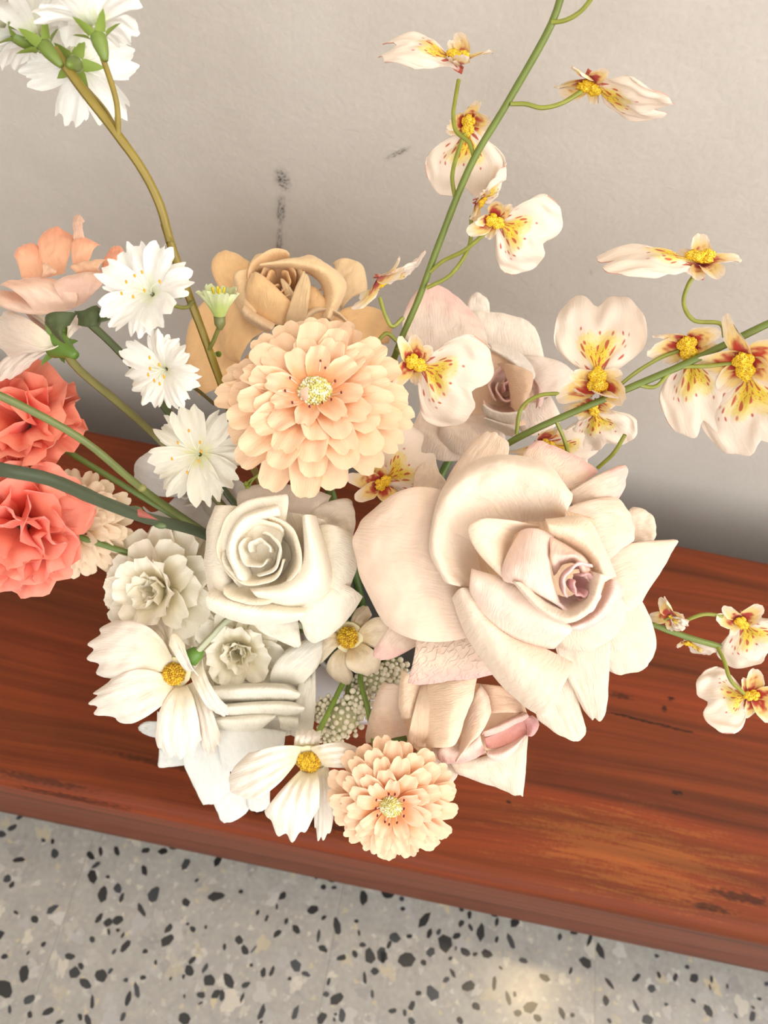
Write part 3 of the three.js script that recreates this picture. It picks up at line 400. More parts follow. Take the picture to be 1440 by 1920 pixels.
  roseHeart(g, at(650 + 955 * 0.4375, 800 + 668 * 0.4375, 0.3345), camDir(0.18, -0.05, 1), 0.0120, 0.0150, 4, ['#f9c4c0', '#f9ccc8', '#fad4d0', '#fbe0da'], M.foam, 2.4, 0.0);
}
// ---- the white rose beside the thick stem
const WH = '#faf0dc';
{
  const f = [150, 860, 0.38194, 0.372], head = at(150 + 960 * 0.38194, 860 + 490 * 0.38194, 0.408), axis = camDir(-0.12, 0.08, 1);
  const g = flower('white_rose', 'round ivory white rose with a tight spiral heart beside the thick green stem', 'rose', head, { radius: 0.0026, stem: '#55702f' });
  cupAndSepals(g, head, axis, 0.009);
  const c = dye(WH);
  petals(g, f, [
    [[[10, 720, 300, 960, 260, 1200, 300], [16, 700, 480, 960, 480, 1260, 480], [14, 720, 680, 960, 720, 1240, 660]], { color: dye('#f6ecd8'), lip: 0, round: 0 }],
    [[[18, 800, 340, 1000, 300, 1220, 340], [20, 770, 215, 980, 195, 1215, 235], [24, 785, 150, 970, 122, 1238, 175]], { color: dye('#f4e9da') }],
    [[[18, 1100, 300, 1150, 400, 1200, 480], [19, 1200, 220, 1260, 300, 1290, 400], [22, 1335, 196, 1352, 280, 1338, 400]], { color: dye('#f4e9da'), wrinkle: 0.0012 }],
    [[[26, 850, 790, 960, 780, 1070, 790], [26, 890, 850, 980, 850, 1075, 850], [28, 1020, 905, 1055, 930, 1082, 925]], { color: c }],
    [[[8, 980, 700, 1150, 700, 1250, 600], [10, 1075, 790, 1230, 760, 1340, 640], [22, 1095, 860, 1200, 895, 1392, 690]], { color: c, wrinkle: 0.0016 }],
    [[[14, 820, 240, 740, 450, 790, 640], [4, 730, 230, 690, 440, 720, 690], [12, 640, 232, 604, 450, 620, 665]], { color: c, bulge: 1, lip: 0.004 }],
    [[[10, 1170, 330, 1190, 480, 1210, 640], [6, 1255, 330, 1275, 480, 1265, 650], [14, 1345, 385, 1358, 520, 1290, 716]], { color: c }],
    [[[4, 640, 640, 870, 690, 1110, 735], [-5, 616, 700, 840, 755, 1100, 765], [8, 645, 755, 850, 820, 1085, 795]], { color: c, round: 0.05, lip: 0.004 }],
    [[[-6, 835, 640, 1000, 610, 1095, 500, 1095, 280], [-9, 862, 672, 1040, 670, 1165, 560, 1120, 275], [8, 888, 692, 1060, 745, 1240, 610, 1160, 285]], { nu: 34, color: c, round: 0.03 }],
    [[[-6, 760, 560, 720, 440, 790, 290, 960, 225], [-8, 800, 600, 750, 440, 820, 310, 980, 255], [2, 850, 570, 800, 440, 860, 340, 980, 300]], { nu: 34, color: c, round: 0.03, lip: 0 }],
    [[[2, 700, 520, 700, 400, 790, 260, 960, 215], [-2, 740, 580, 730, 400, 820, 280, 1020, 240], [8, 800, 660, 860, 690, 900, 690, 905, 690]], { color: c, round: 0.03 }],
  ], M.foam, { t: 0.0007, lip: 0.0016 });
  roseHeart(g, at(150 + 935 * 0.38194, 860 + 458 * 0.38194, 0.386), axis, 0.0235, 0.024, 8, [WH, '#faeed6', '#faedd4'], M.foam, 0.4, 0.25);
}
// ---- peach rose against the wall
{
  const f = [340, 440, 0.3472, 0.445], head = at(340 + 520 * 0.3472, 440 + 430 * 0.3472, 0.492), axis = camDir(-0.02, 0.25, 1), P1 = '#fdd49c', P2 = '#fddcac', c = dye(P1), d = dye(P2);
  const g = flower('peach_rose', 'apricot peach rose close to the wall behind the large peach zinnia', 'rose', head, { radius: 0.0026, stem: '#55702f' });
  cupAndSepals(g, head, axis, 0.011);
  petals(g, f, [
    [[[26, 330, 320, 300, 520, 330, 720], [26, 170, 330, 170, 560, 210, 820], [32, 60, 430, 10, 620, 60, 870]], { color: c }],
    [[[18, 250, 340, 340, 290, 440, 260], [18, 168, 205, 280, 185, 400, 205], [24, 185, 92, 270, 88, 380, 150]], { color: c }],
    [[[16, 380, 260, 460, 230, 560, 220], [15, 368, 165, 450, 150, 535, 170], [20, 415, 102, 440, 100, 490, 145]], { color: d }],
    [[[24, 740, 300, 830, 330, 860, 420], [24, 825, 200, 905, 250, 930, 330], [28, 805, 140, 965, 145, 1005, 330]], { color: d }],
    [[[18, 780, 480, 860, 560, 900, 650], [16, 880, 400, 960, 480, 1000, 600], [24, 1000, 375, 1120, 450, 1140, 580]], { color: c }],
    [[[30, 420, 600, 560, 760, 780, 640], [30, 300, 720, 540, 880, 850, 720], [34, 260, 880, 540, 1000, 900, 800]], { color: c }],
    [[[12, 380, 250, 420, 400, 450, 520], [8, 290, 300, 310, 470, 350, 600], [16, 195, 540, 230, 650, 310, 705]], { color: c }],
    [[[6, 405, 195, 550, 185, 690, 210, 770, 300, 745, 450], [-6, 425, 160, 600, 148, 760, 185, 832, 300, 790, 450], [6, 440, 175, 620, 118, 720, 108, 888, 250, 805, 460]], { nu: 44, color: d, round: 0.03, lip: 0.004 }],
    [[[6, 285, 250, 290, 350, 340, 440], [-2, 300, 200, 330, 300, 400, 420], [6, 370, 180, 400, 280, 440, 400]], { color: d, lip: 0 }],
    [[[2, 338, 370, 420, 430, 505, 485], [-6, 328, 405, 410, 465, 492, 508], [2, 332, 440, 398, 490, 470, 522]], { color: dye('#f2d2ab'), round: 0.05 }],
    [[[8, 355, 420, 470, 480, 595, 470], [-6, 352, 310, 460, 335, 592, 375], [-4, 365, 228, 425, 205, 540, 325]], { color: c, bulge: 4 }],
    [[[6, 570, 400, 600, 400, 630, 360], [-4, 552, 300, 585, 312, 612, 330], [-4, 533, 230, 548, 238, 572, 262]], { color: d }],
    [[[4, 560, 480, 600, 490, 660, 480], [-10, 592, 360, 640, 372, 684, 380], [-12, 652, 198, 670, 202, 692, 240]], { color: d }],
    [[[6, 640, 490, 720, 500, 800, 490], [-2, 655, 350, 730, 380, 785, 400], [2, 690, 255, 740, 300, 775, 350]], { color: c }],
    [[[2, 660, 470, 770, 420, 900, 480], [-4, 670, 440, 760, 400, 860, 430], [4, 640, 420, 720, 395, 800, 400]], { color: dye('#f2d2ab'), round: 0.05 }],
  ], M.foam, { t: 0.001, wrinkle: 0.0009 });
  roseHeart(g, at(340 + 540 * 0.3472, 440 + 330 * 0.3472, 0.462), camDir(0, 0.2, 1), 0.018, 0.022, 6, ['#f9cb92', '#f9d09c', '#fad6a6'], M.foam, 2.2, 0.15);
}
// ---- blush rose behind the orchid
{
  const f = [720, 480, 0.3611, 0.432], head = at(720 + 560 * 0.3611, 480 + 620 * 0.3611, 0.478), axis = camDir(0.25, 0.1, 1);
  const g = flower('blush_rose', 'blush rose by the wall half covered by a speckled orchid lip', 'rose', head, { radius: 0.0026, stem: '#55702f' });
  cupAndSepals(g, head, axis, 0.01);
  const c = dye('#fceada'), cp = dye('#fceada', '#f8d0c4'), w = dye('#fcf0e2');
  petals(g, f, [
    [[[22, 160, 420, 420, 450, 720, 500], [24, 180, 640, 480, 680, 800, 680], [24, 260, 860, 480, 920, 760, 880]], { color: dye('#fbdcbc'), lip: 0, round: 0 }],
    [[[20, 200, 780, 330, 830, 520, 820], [16, 150, 880, 330, 930, 520, 920], [24, 110, 960, 300, 1060, 520, 1010]], { color: c }],
    [[[26, 440, 330, 490, 330, 550, 320], [27, 430, 270, 490, 260, 548, 270], [30, 440, 225, 485, 185, 545, 230]], { color: w }],
    [[[20, 500, 470, 640, 520, 830, 560], [20, 470, 350, 650, 390, 822, 480], [26, 430, 275, 630, 295, 775, 335]], { color: w, nu: 26 }],
    [[[8, 120, 440, 330, 500, 530, 470], [6, 100, 320, 330, 340, 530, 410], [16, 180, 165, 290, 150, 500, 320]], { color: cp, wrinkle: 0.001, nu: 28 }],
    [[[18, 640, 520, 740, 620, 780, 740], [16, 740, 520, 850, 590, 880, 720], [22, 780, 515, 940, 560, 1010, 660]], { color: c }],
    [[[24, 640, 720, 760, 760, 860, 720], [24, 680, 820, 790, 850, 900, 790], [28, 700, 900, 800, 930, 930, 860]], { color: c }],
    [[[14, 340, 800, 460, 860, 620, 830], [10, 300, 880, 450, 920, 620, 890], [18, 280, 960, 440, 1040, 640, 960]], { color: c }],
    [[[6, 520, 470, 640, 530, 760, 620], [-6, 560, 480, 690, 560, 775, 640], [4, 530, 440, 700, 500, 790, 610]], { color: w, lip: 0 }],
    [[[8, 590, 560, 640, 640, 660, 780], [-4, 660, 560, 710, 650, 690, 810], [-4, 760, 600, 775, 660, 700, 830]], { color: dye('#fad6b4'), bulge: 3 }],
    [[[4, 510, 800, 600, 840, 700, 830], [-6, 515, 770, 610, 815, 730, 800], [0, 520, 830, 620, 870, 740, 850]], { color: w, lip: 0.003 }],
    [[[6, 530, 860, 600, 880, 690, 880], [-2, 520, 840, 610, 870, 690, 900], [6, 530, 870, 620, 920, 680, 940]], { color: w }],
    [[[14, 760, 620, 790, 700, 790, 790], [10, 780, 640, 810, 700, 800, 780], [16, 800, 680, 830, 720, 815, 790]], { color: dye('#f2cdc2') }],
  ], M.foam, { t: 0.0007, lip: 0.0016 });
  roseHeart(g, at(720 + 615 * 0.3611, 480 + 715 * 0.3611, 0.456), camDir(0.1, 0, 1), 0.014, 0.020, 5, ['#fac6be', '#fbd0c4', '#fbd6c6', '#fbddc8'], M.foam, 0.3, 0.1);
}
// ---- blush rose under the big one
{
  const f = [560, 1120, 0.3472, 0.398], head = at(560 + 700 * 0.3472, 1120 + 690 * 0.3472, 0.432), axis = camDir(0.75, -0.2, 0.75);
  const g = flower('blush_rose', 'half open blush rose with a bright pink heart turned towards the bench edge', 'rose', head, { radius: 0.0026, stem: '#55702f' });
  cupAndSepals(g, head, axis, 0.01);
  const c = dye(BL), w = dye(BLW), p = dye('#f9dcbe');
  petals(g, f, [
    [[[12, 580, 470, 800, 450, 1180, 500], [14, 560, 640, 820, 660, 1240, 660], [16, 600, 790, 820, 880, 1220, 780]], { color: dye('#f9d9b6'), lip: 0, round: 0 }],
    [[[16, 600, 740, 620, 600, 620, 480], [14, 470, 770, 460, 620, 510, 470], [20, 345, 800, 395, 610, 450, 465]], { color: c }],
    [[[14, 800, 860, 1000, 860, 1240, 730], [12, 840, 930, 1040, 930, 1232, 850], [18, 860, 960, 1100, 1045, 1214, 1092]], { color: w, nu: 28, wrinkle: 0.001, round: 0.02 }],
    [[[16, 720, 800, 780, 830, 860, 860], [16, 720, 900, 790, 920, 860, 930], [20, 760, 980, 820, 1010, 862, 960]], { color: w }],
    [[[8, 660, 480, 670, 560, 660, 640], [0, 600, 420, 600, 540, 610, 650], [6, 556, 390, 542, 600, 575, 660]], { color: p, round: 0.01, sl: 0.0005 }],
    [[[4, 660, 480, 700, 465, 760, 450], [-3, 615, 640, 660, 640, 740, 640], [3, 585, 790, 650, 810, 740, 800]], { color: p, round: 0.0, sl: 0.0005 }],
    [[[2, 700, 470, 690, 640, 690, 810], [-12, 830, 450, 810, 640, 780, 810], [-10, 978, 436, 918, 620, 855, 800]], { color: p, bulge: 2, lip: 0.003, round: 0.02 }],
    [[[2, 900, 600, 880, 760, 850, 890], [-8, 960, 515, 965, 640, 930, 790], [-6, 985, 482, 1040, 600, 995, 740]], { color: dye('#f9dac0'), lip: 0.003 }],
    [[[6, 850, 780, 900, 790, 990, 700], [0, 760, 825, 860, 850, 985, 770], [8, 765, 895, 870, 900, 1020, 850]], { color: dye('#f2d6c6', '#efb9ad') }],
    [[[4, 970, 470, 1000, 560, 1000, 640], [-2, 1080, 480, 1100, 560, 1110, 620], [2, 1160, 515, 1200, 580, 1240, 640]], { color: dye('#fad4b6') }],
    [[[5, 1000, 760, 1100, 720, 1230, 650], [5, 1010, 790, 1110, 750, 1260, 690], [4, 1020, 820, 1120, 800, 1250, 740]], { color: dye('#f6b4a8'), lip: 0 }],
    [[[2, 990, 740, 1090, 680, 1215, 620], [-4, 1000, 730, 1100, 690, 1235, 630], [2, 1005, 760, 1110, 715, 1245, 650]], { color: dye('#f2cabc'), lip: 0 }],
    [[[4, 1010, 830, 1100, 810, 1230, 740], [-2, 1020, 850, 1100, 850, 1210, 770], [6, 1040, 880, 1110, 880, 1200, 790]], { color: dye('#f3d8ca') }],
    [[[4, 1200, 650, 1230, 690, 1230, 750], [0, 1240, 645, 1270, 690, 1250, 750], [6, 1270, 650, 1298, 690, 1262, 755]], { color: dye('#ecb0aa') }],
  ], M.foam, { t: 0.0007, lip: 0.0016 });
}
// ---- the white rose below, seen from the side
{
  const f = [150, 1120, 0.38194, 0.425], head = at(150 + 880 * 0.38194, 1120 + 640 * 0.38194, 0.468), axis = camDir(0.1, -0.35, 1);
  const W2 = '#f5efdf', c = dye(W2), d = dye('#f0efe8');
  const g = flower('white_rose', 'full white rose of folded petals low over the front edge of the bench', 'rose', head, { radius: 0.0026, stem: '#55702f' });
  cupAndSepals(g, head, axis, 0.01);
  petals(g, f, [
    [[[12, 600, 420, 850, 410, 1060, 430], [10, 600, 540, 850, 540, 1100, 540], [14, 600, 680, 850, 690, 1060, 680]], { color: c, lip: 0, round: 0 }],
    [[[34, 380, 610, 390, 650, 380, 690], [35, 325, 612, 330, 650, 335, 680], [37, 288, 635, 282, 650, 300, 665]], { color: d }],
    [[[30, 390, 740, 440, 760, 530, 760], [31, 385, 790, 440, 800, 520, 800], [33, 378, 842, 440, 836, 515, 828]], { color: d }],
    [[[28, 640, 960, 720, 920, 840, 930], [29, 665, 1040, 740, 1030, 835, 1020], [33, 690, 1095, 712, 1115, 790, 1085]], { color: d }],
    [[[24, 820, 900, 870, 900, 930, 900], [25, 820, 980, 870, 980, 930, 970], [28, 825, 1050, 870, 1055, 925, 1045]], { color: d }],
    [[[12, 540, 680, 640, 680, 740, 680], [14, 505, 800, 620, 850, 735, 850], [24, 595, 985, 625, 1025, 735, 970]], { color: d, nu: 26 }],
    [[[6, 680, 640, 850, 640, 1010, 660], [4, 680, 730, 850, 740, 1000, 740], [12, 690, 860, 850, 860, 990, 800]], { color: d }],
    [[[22, 380, 560, 480, 600, 580, 640], [22, 380, 660, 470, 700, 560, 720], [26, 390, 760, 470, 790, 540, 780]], { color: d }],
    [[[12, 930, 440, 1000, 420, 1070, 450], [4, 955, 330, 1040, 335, 1115, 400], [8, 1050, 235, 1195, 205, 1170, 340]], { color: c }],
    [[[14, 1030, 670, 1090, 690, 1140, 670], [5, 1060, 500, 1110, 510, 1155, 500], [10, 1080, 390, 1120, 370, 1150, 330]], { color: c }],
    [[[6, 600, 440, 800, 425, 980, 425, 1055, 455], [-5, 600, 470, 820, 458, 1000, 458, 1078, 480], [8, 600, 520, 830, 525, 990, 520, 1050, 512]], { color: c, round: 0.1, sl: 0.002 }],
    [[[4, 640, 535, 830, 515, 1010, 510, 1085, 530], [-6, 650, 552, 850, 540, 1020, 540, 1100, 548], [8, 670, 600, 850, 605, 1000, 602, 1075, 578]], { color: c, round: 0.1, sl: 0.002 }],
    [[[4, 640, 592, 780, 578, 900, 570, 960, 580], [-5, 655, 612, 790, 606, 900, 600, 955, 590], [6, 670, 655, 790, 672, 860, 668, 930, 612]], { color: c, round: 0.1, sl: 0.002 }],
    [[[2, 960, 580, 1000, 580, 1070, 590], [-3, 980, 610, 1020, 610, 1070, 615], [4, 980, 650, 1030, 655, 1075, 645]], { color: c }],
  ], M.foam, { t: 0.0007, lip: 0.0016 });
}
// ---- white rose half hidden under the cream jagged blossom
{
  const f = [0, 0, 1, 0.452], head = at(350, 930, 0.49);
  const g = flower('white_rose', 'pale white bloom of loose petals under the cream ragged-edged blossom', 'rose', head, { stem: '#55702f' });
  const c = dye('#f1eee9');
  petals(g, f, [
    [[[10, 350, 930, 340, 900, 350, 880], [6, 300, 930, 290, 890, 310, 850], [10, 262, 915, 248, 880, 275, 845]], { color: c }],
    [[[12, 330, 930, 370, 930, 420, 930], [10, 290, 960, 350, 970, 430, 965], [16, 262, 945, 330, 990, 420, 1000]], { color: c }],
    [[[12, 360, 920, 400, 920, 430, 890], [8, 380, 950, 420, 950, 460, 910], [14, 390, 985, 440, 980, 480, 940]], { color: dye('#e2d8cc') }],
    [[[12, 340, 900, 380, 890, 430, 900], [10, 330, 850, 390, 840, 440, 860], [16, 330, 800, 390, 790, 450, 820]], { color: c }],
  ], M.foam, { t: 0.0009 });
  roseHeart(g, at(365, 915, 0.465), camDir(-0.1, 0, 1), 0.012, 0.016, 4, ['#e6e0d4'], M.foam);
}
// ---- zinnias
function zinnia(label, px, py, d, axis, R, o = {}) {
  const p = at(px, py, d), g = flower('zinnia', label, 'zinnia', p.clone().addScaledVector(axis, -0.004 * R / 0.05), { stem: o.stem ?? GREEN, ...o });
  const Mx = offset(g).multiply(headMatrix(p, axis, o.turn ?? 0)), k = R / 0.05;
  layered(g, Mx, [[17, 0.046 * k, 0.0185 * k, 0.05, -0.2, -0.003 * k], [16, 0.042 * k, 0.0175 * k, 0.18, -0.08, 0], [14, 0.035 * k, 0.0165 * k, 0.28, 0.0, 0.002 * k], [11, 0.028 * k, 0.0150 * k, 0.4, 0.08, 0.0035 * k], [8, 0.021 * k, 0.0125 * k, 0.55, 0.2, 0.005 * k]].slice(0, o.rings ?? 5), { base: o.base ?? '#f9b078', tip: o.tip ?? '#fcdab6', cup: 0.4, ...o });
  mesh('receptacle', lathe([[0.001, -0.008 * k], [0.006 * k, -0.007 * k], [0.010 * k, -0.002 * k], [0.008 * k, 0.002 * k], [0, 0.003 * k]], '#7c8f3c'), M.stem, g, Mx);
  mesh('flower_disc', floretDisc(0.0085 * k, 0.0075 * k, 150, '#cfc477', '#ece6c4', 0.0009 * k), M.pollen, g, Mx.clone().multiply(new THREE.Matrix4().makeTranslation(0, 0.004 * k, 0)));
  stamens(g, Mx.clone().multiply(new THREE.Matrix4().makeTranslation(0, 0.004 * k, 0)), 11, 0.0105 * k, 0.008 * k);
  return [g, Mx, k];
}
{
  const [g, Mx, k] = zinnia('large peach zinnia facing up with maroon tipped stamens round its disc', 592, 748, 0.372, camDir(0.02, 0.42, 1), 0.0505, { radius: 0.0022 });
  mesh('petal', petalGeo({ L: 0.011, W: 0.008, phi0: 1.4, phi1: 2.7, cup: 0.6, ve: 0.3, e: 1.3, r0: 0.008, y0: 0.006, nu: 9, nv: 10, color: dye('#f4d6bd') }), M.silk, g, Mx.clone().multiply(new THREE.Matrix4().makeRotationY(-2.2)));
  zinnia('small peach zinnia hanging over the front edge of the bench', 735, 1503, 0.392, camDir(-0.12, -0.16, 1), 0.0350, { radius: 0.0016, base: '#f9ad72', tip: '#fcdab8', angle: 1.2, via: [at(708, 1420, 0.41), at(690, 1330, 0.425), at(676, 1265, 0.44)], stem: '#708a35' });
  zinnia('pale peach zinnia partly behind the coral carnations', 142, 985, 0.428, camDir(0.15, -0.1, 1), 0.0315, { radius: 0.0014, base: '#f9cf9c', tip: '#fbe6c8', via: [at(220, 1010, 0.455), at(262, 1022, 0.46)], stem: '#8a9a40' });
}
// ---- white dahlias
function dahlia(label, px, py, d, axis, R) {
  const p = at(px, py, d), g = flower('dahlia', label, 'dahlia', p.clone().addScaledVector(axis, -0.006), { stem: '#7d8a4a', radius: 0.002 }), Mx = offset(g).multiply(headMatrix(p, axis, 0.3)), k = R / 0.04;
  layered(g, Mx, [[12, 0.038 * k, 0.024 * k, 0.0, -0.3, -0.004 * k], [11, 0.035 * k, 0.023 * k, 0.3, 0.0, 0], [10, 0.031 * k, 0.021 * k, 0.6, 0.3, 0.002 * k], [8, 0.026 * k, 0.018 * k, 0.9, 0.75, 0.004 * k], [5, 0.019 * k, 0.015 * k, 1.2, 1.3, 0.005 * k], [4, 0.014 * k, 0.013 * k, 1.35, 1.75, 0.004 * k]], { base: '#fbf1cf', tip: '#fbf4e2', cup: 0.5, ve: 0.72, e: 2.6, ruffle: 0.0012, r0: 0.003 });
  mesh('receptacle', lathe([[0.001, -0.01 * k], [0.007 * k, -0.008 * k], [0.010 * k, -0.002 * k], [0, 0.003 * k]], '#e6e2b8'), M.stem, g, Mx);
}
dahlia('creamy white dahlia beneath the ivory rose on its bench side', 312, 1105, 0.435, camDir(-0.35, 0.05, 1), 0.040);
dahlia('creamy white dahlia between the cosmos stem and the lower white rose', 450, 1215, 0.448, camDir(0.1, -0.1, 1), 0.036);

// ---- cosmos
const COS = '#f6ead9';
function cosmosDisc(g, p, axis, R = 0.006) { mesh('flower_base', lathe([[0.0005, -0.007], [R * 0.8, -0.005], [R * 1.5, -0.0015], [R * 1.4, -0.0005], [0, -0.001]], '#ece0b4'), M.pollen, g, offset(g).multiply(headMatrix(p, axis))); mesh('flower_disc', floretDisc(R, R * 0.75, 90, '#d9b22e', '#b98a1e', 0.0009), M.pollen, g, offset(g).multiply(headMatrix(p, axis))); }
{
  const f = [150, 1120, 0.38194, 0.405], p = at(326, 1262, 0.412), axis = camDir(0.05, -0.15, 1);
  const g = flower('cosmos', 'cream cosmos with toothed petals and green calyx over the bare bench', 'cosmos', at(362, 1230, 0.400), { stem: PALE, radius: 0.0019, angle: 2.4, via: [at(395, 1195, 0.402), at(436, 1158, 0.410)] });
  const T = { teeth: 4, toothDepth: 0.07, pleat: 0.0005, pleats: 3, color: dye('#f8ecd0', '#f9eee0', { from: 0.1, to: 0.6 }), nu: 34, nv: 24, round: 0.10, t: 0.0005 };
  petals(g, f, [
    [[[12, 470, 300, 440, 250, 430, 220], [16, 370, 200, 390, 130, 450, 150], [22, 262, 92, 320, 40, 430, 110]]],
    [[[6, 455, 305, 440, 335, 430, 365], [0, 310, 135, 260, 260, 250, 385], [12, 85, 140, 22, 280, 110, 435]]],
    [[[6, 430, 395, 450, 430, 475, 455], [-2, 270, 355, 285, 470, 350, 570], [8, 90, 450, 30, 540, 190, 645]]],
    [[[6, 470, 440, 495, 440, 525, 430], [-3, 385, 570, 475, 600, 570, 560], [6, 365, 765, 480, 812, 590, 775]]],
    [[[8, 520, 430, 545, 420, 575, 400], [8, 560, 560, 605, 580, 645, 550], [14, 585, 775, 640, 790, 695, 745]]],
    [[[2, 545, 390, 575, 340, 600, 305], [-4, 590, 490, 615, 450, 640, 430], [4, 635, 565, 700, 592, 750, 582]], { toothDepth: 0.03 }],
    [[[-12, 438, 235, 460, 175, 515, 235], [-14, 472, 300, 500, 265, 532, 310], [-8, 520, 385, 560, 375, 590, 418]], { toothDepth: 0.02 }],
  ], M.petal, T);
  cosmosDisc(g, p, axis, 0.0063);
  mesh('calyx', lathe([[0.0016, -0.006], [0.004, -0.003], [0.0052, 0.002], [0.003, 0.004], [0, 0.004]], '#587f2a'), M.stem, g, offset(g).multiply(headMatrix(at(362, 1230, 0.401), camDir(-0.7, -0.5, 0.2))));
}
{
  const f = [150, 1120, 0.38194, 0.398], p = at(580, 1425, 0.405), axis = camDir(-0.05, -0.45, 1);
  const g = flower('cosmos', 'cream cosmos with long pleated petals beside the small peach zinnia', 'cosmos', at(578, 1412, 0.412), { stem: '#7d9a3c', radius: 0.0016, angle: 1.7 });
  const T = { teeth: 4, toothDepth: 0.06, pleat: 0.0007, pleats: 4, color: dye('#f8eccb', '#faf0e2', { from: 0.05, to: 0.5 }), nu: 36, nv: 24, round: 0.22, k: 2.5, t: 0.0005 };
  petals(g, f, [
    [[[8, 1050, 735, 1110, 738, 1175, 732], [6, 1055, 690, 1112, 700, 1178, 698], [10, 1065, 655, 1120, 655, 1182, 660]], { round: 0.05 }],
    [[[8, 1150, 840, 1180, 840, 1210, 820], [14, 1150, 1000, 1190, 1000, 1240, 940], [20, 1140, 1200, 1185, 1215, 1260, 1180]]],
    [[[6, 1100, 735, 1080, 775, 1060, 810], [-4, 920, 740, 920, 840, 945, 940], [6, 730, 830, 712, 930, 780, 1060]], { toothDepth: 0.02 }],
    [[[6, 1085, 845, 1120, 860, 1165, 850], [-5, 945, 1000, 1060, 1000, 1175, 970], [4, 880, 1110, 1030, 1220, 1160, 1120]]],
    [[[6, 1120, 740, 1160, 790, 1200, 830], [-2, 1220, 720, 1260, 780, 1300, 840], [6, 1345, 720, 1385, 770, 1390, 840]], { toothDepth: 0.02 }],
  ], M.petal, T);
  cosmosDisc(g, p, axis, 0.0062);
}
{
  const f = [560, 1120, 0.3472, 0.428], p = at(653, 1195, 0.430), axis = camDir(-0.2, 0.1, 1);
  const g = flower('cosmos', 'small buff cosmos with a yellow disc tucked between the roses', 'cosmos', p.clone().addScaledVector(axis, -0.004), { stem: '#6d8436', radius: 0.0015 });
  petals(g, f, [
    [[[4, 290, 160, 310, 165, 330, 180], [6, 285, 120, 330, 105, 370, 130], [12, 320, 55, 365, 50, 400, 95]]],
    [[[2, 320, 185, 335, 215, 330, 245], [0, 400, 115, 412, 200, 415, 275], [6, 475, 125, 490, 200, 455, 285]]],
    [[[2, 330, 240, 300, 270, 270, 275], [-4, 405, 290, 350, 345, 255, 350], [2, 455, 370, 385, 428, 285, 405]]],
    [[[4, 270, 280, 245, 275, 230, 270], [4, 265, 360, 210, 370, 165, 335], [12, 305, 440, 250, 478, 145, 425]]],
    [[[4, 225, 260, 215, 230, 215, 195], [2, 185, 290, 165, 250, 160, 180], [8, 108, 380, 112, 320, 145, 175]]],
  ], M.petal, { teeth: 3, toothDepth: 0.03, pleat: 0.0003, pleats: 3, color: dye('#f4dcac', '#f6e4c6', { from: 0.1, to: 0.6 }), t: 0.0005, round: 0.12 });
  cosmosDisc(g, p, axis, 0.0062);
}
{ // seen from behind, at the edge of the picture
  const f = [0, 380, 0.33333, 0.372], g = flower('cosmos', 'cream cosmos seen from behind with green calyx and long straight stem', 'cosmos', at(122, 660, 0.383), { stem: '#807a46', radius: 0.0022, angle: 2.9, via: [at(145, 690, 0.392), at(225, 758, 0.42), at(300, 826, 0.448)] });
  const T = { color: dye('#f6edd4', '#f7e8da', { from: 0.15, to: 0.6 }), nu: 28, nv: 20, t: 0.0005, round: 0.15, teeth: 3, toothDepth: 0.05, pleat: 0.0004, pleats: 3 };
  petals(g, f, [
    [[[4, 330, 800, 310, 800, 300, 770], [-2, 230, 830, 180, 800, 150, 650], [10, -60, 880, -60, 700, -20, 580]]],
    [[[6, 340, 790, 330, 760, 330, 720], [6, 300, 740, 200, 650, 130, 560], [14, 200, 700, 60, 560, -40, 500]], {}],
    [[[4, 330, 810, 300, 820, 280, 830], [6, 230, 860, 160, 850, 100, 830], [14, 100, 960, 0, 1005, -80, 950]]],
    [[[8, 370, 780, 380, 730, 380, 690], [10, 420, 720, 400, 670, 370, 630], [20, 440, 690, 430, 640, 390, 600]]],
  ], M.petal, T);
  const Mx = offset(g).multiply(headMatrix(at(118, 652, 0.379), camDir(-0.75, 0.45, -0.35)));
  mesh('calyx', lathe([[0.0022, -0.010], [0.0030, -0.006], [0.0055, 0], [0.0075, 0.004], [0.0065, 0.006], [0, 0.006]], '#5c7d2e'), M.stem, g, Mx);
  for (let k = 0; k < 6; k++) mesh('sepal', petalGeo({ L: 0.009, W: 0.0045, phi0: 0.9, phi1: -0.1, ve: 0.3, e: 1.2, wb: 0.8, r0: 0.006, y0: 0.003, cup: 0.4, nu: 5, nv: 7, color: dye('#688436') }), M.leaf, g, Mx.clone().multiply(new THREE.Matrix4().makeRotationY(k * 1.047)));
}
// ---- carnations
function carnation(g, p, axis, R, n, cs, tip, spread = 1) {
  const Mx = offset(g).multiply(headMatrix(p, axis));
  for (let k = 0; k < n; k++) {
    const f = (k + 0.5) / n, geo = petalGeo({ L: R * (0.78 + 0.3 * f) * rr(0.9, 1.1), W: R * rr(1.1, 1.5), phi0: lerp(1.45, 0.75 - 0.3 * spread, f), phi1: lerp(1.2, -0.35 * spread, f) + rr(-0.25, 0.25), cup: rr(-0.5, 0.7), wb: 0.2, vm: 0.8, ve: 0.72, e: 2.2, r0: R * 0.05, nu: 15, nv: 13, ruffle: R * rr(0.06, 0.12), ruffles: rr(1.5, 3), teeth: 3, toothDepth: 0.07, twist: rr(-0.5, 0.5), seed: k * 2.1, color: dye(cs[k % cs.length], tip, { from: 0.55, to: 1.1, seed: k }) });
    mesh('petal', geo, M.silk, g, Mx.clone().multiply(new THREE.Matrix4().makeRotationY(k * 2.39996)));
  }
  mesh('calyx', lathe([[0.0016, -R * 0.5], [R * 0.12, -R * 0.42], [R * 0.2, -R * 0.15], [R * 0.22, R * 0.05], [0, R * 0.1]], '#3f5230'), M.stem, g, Mx);
}
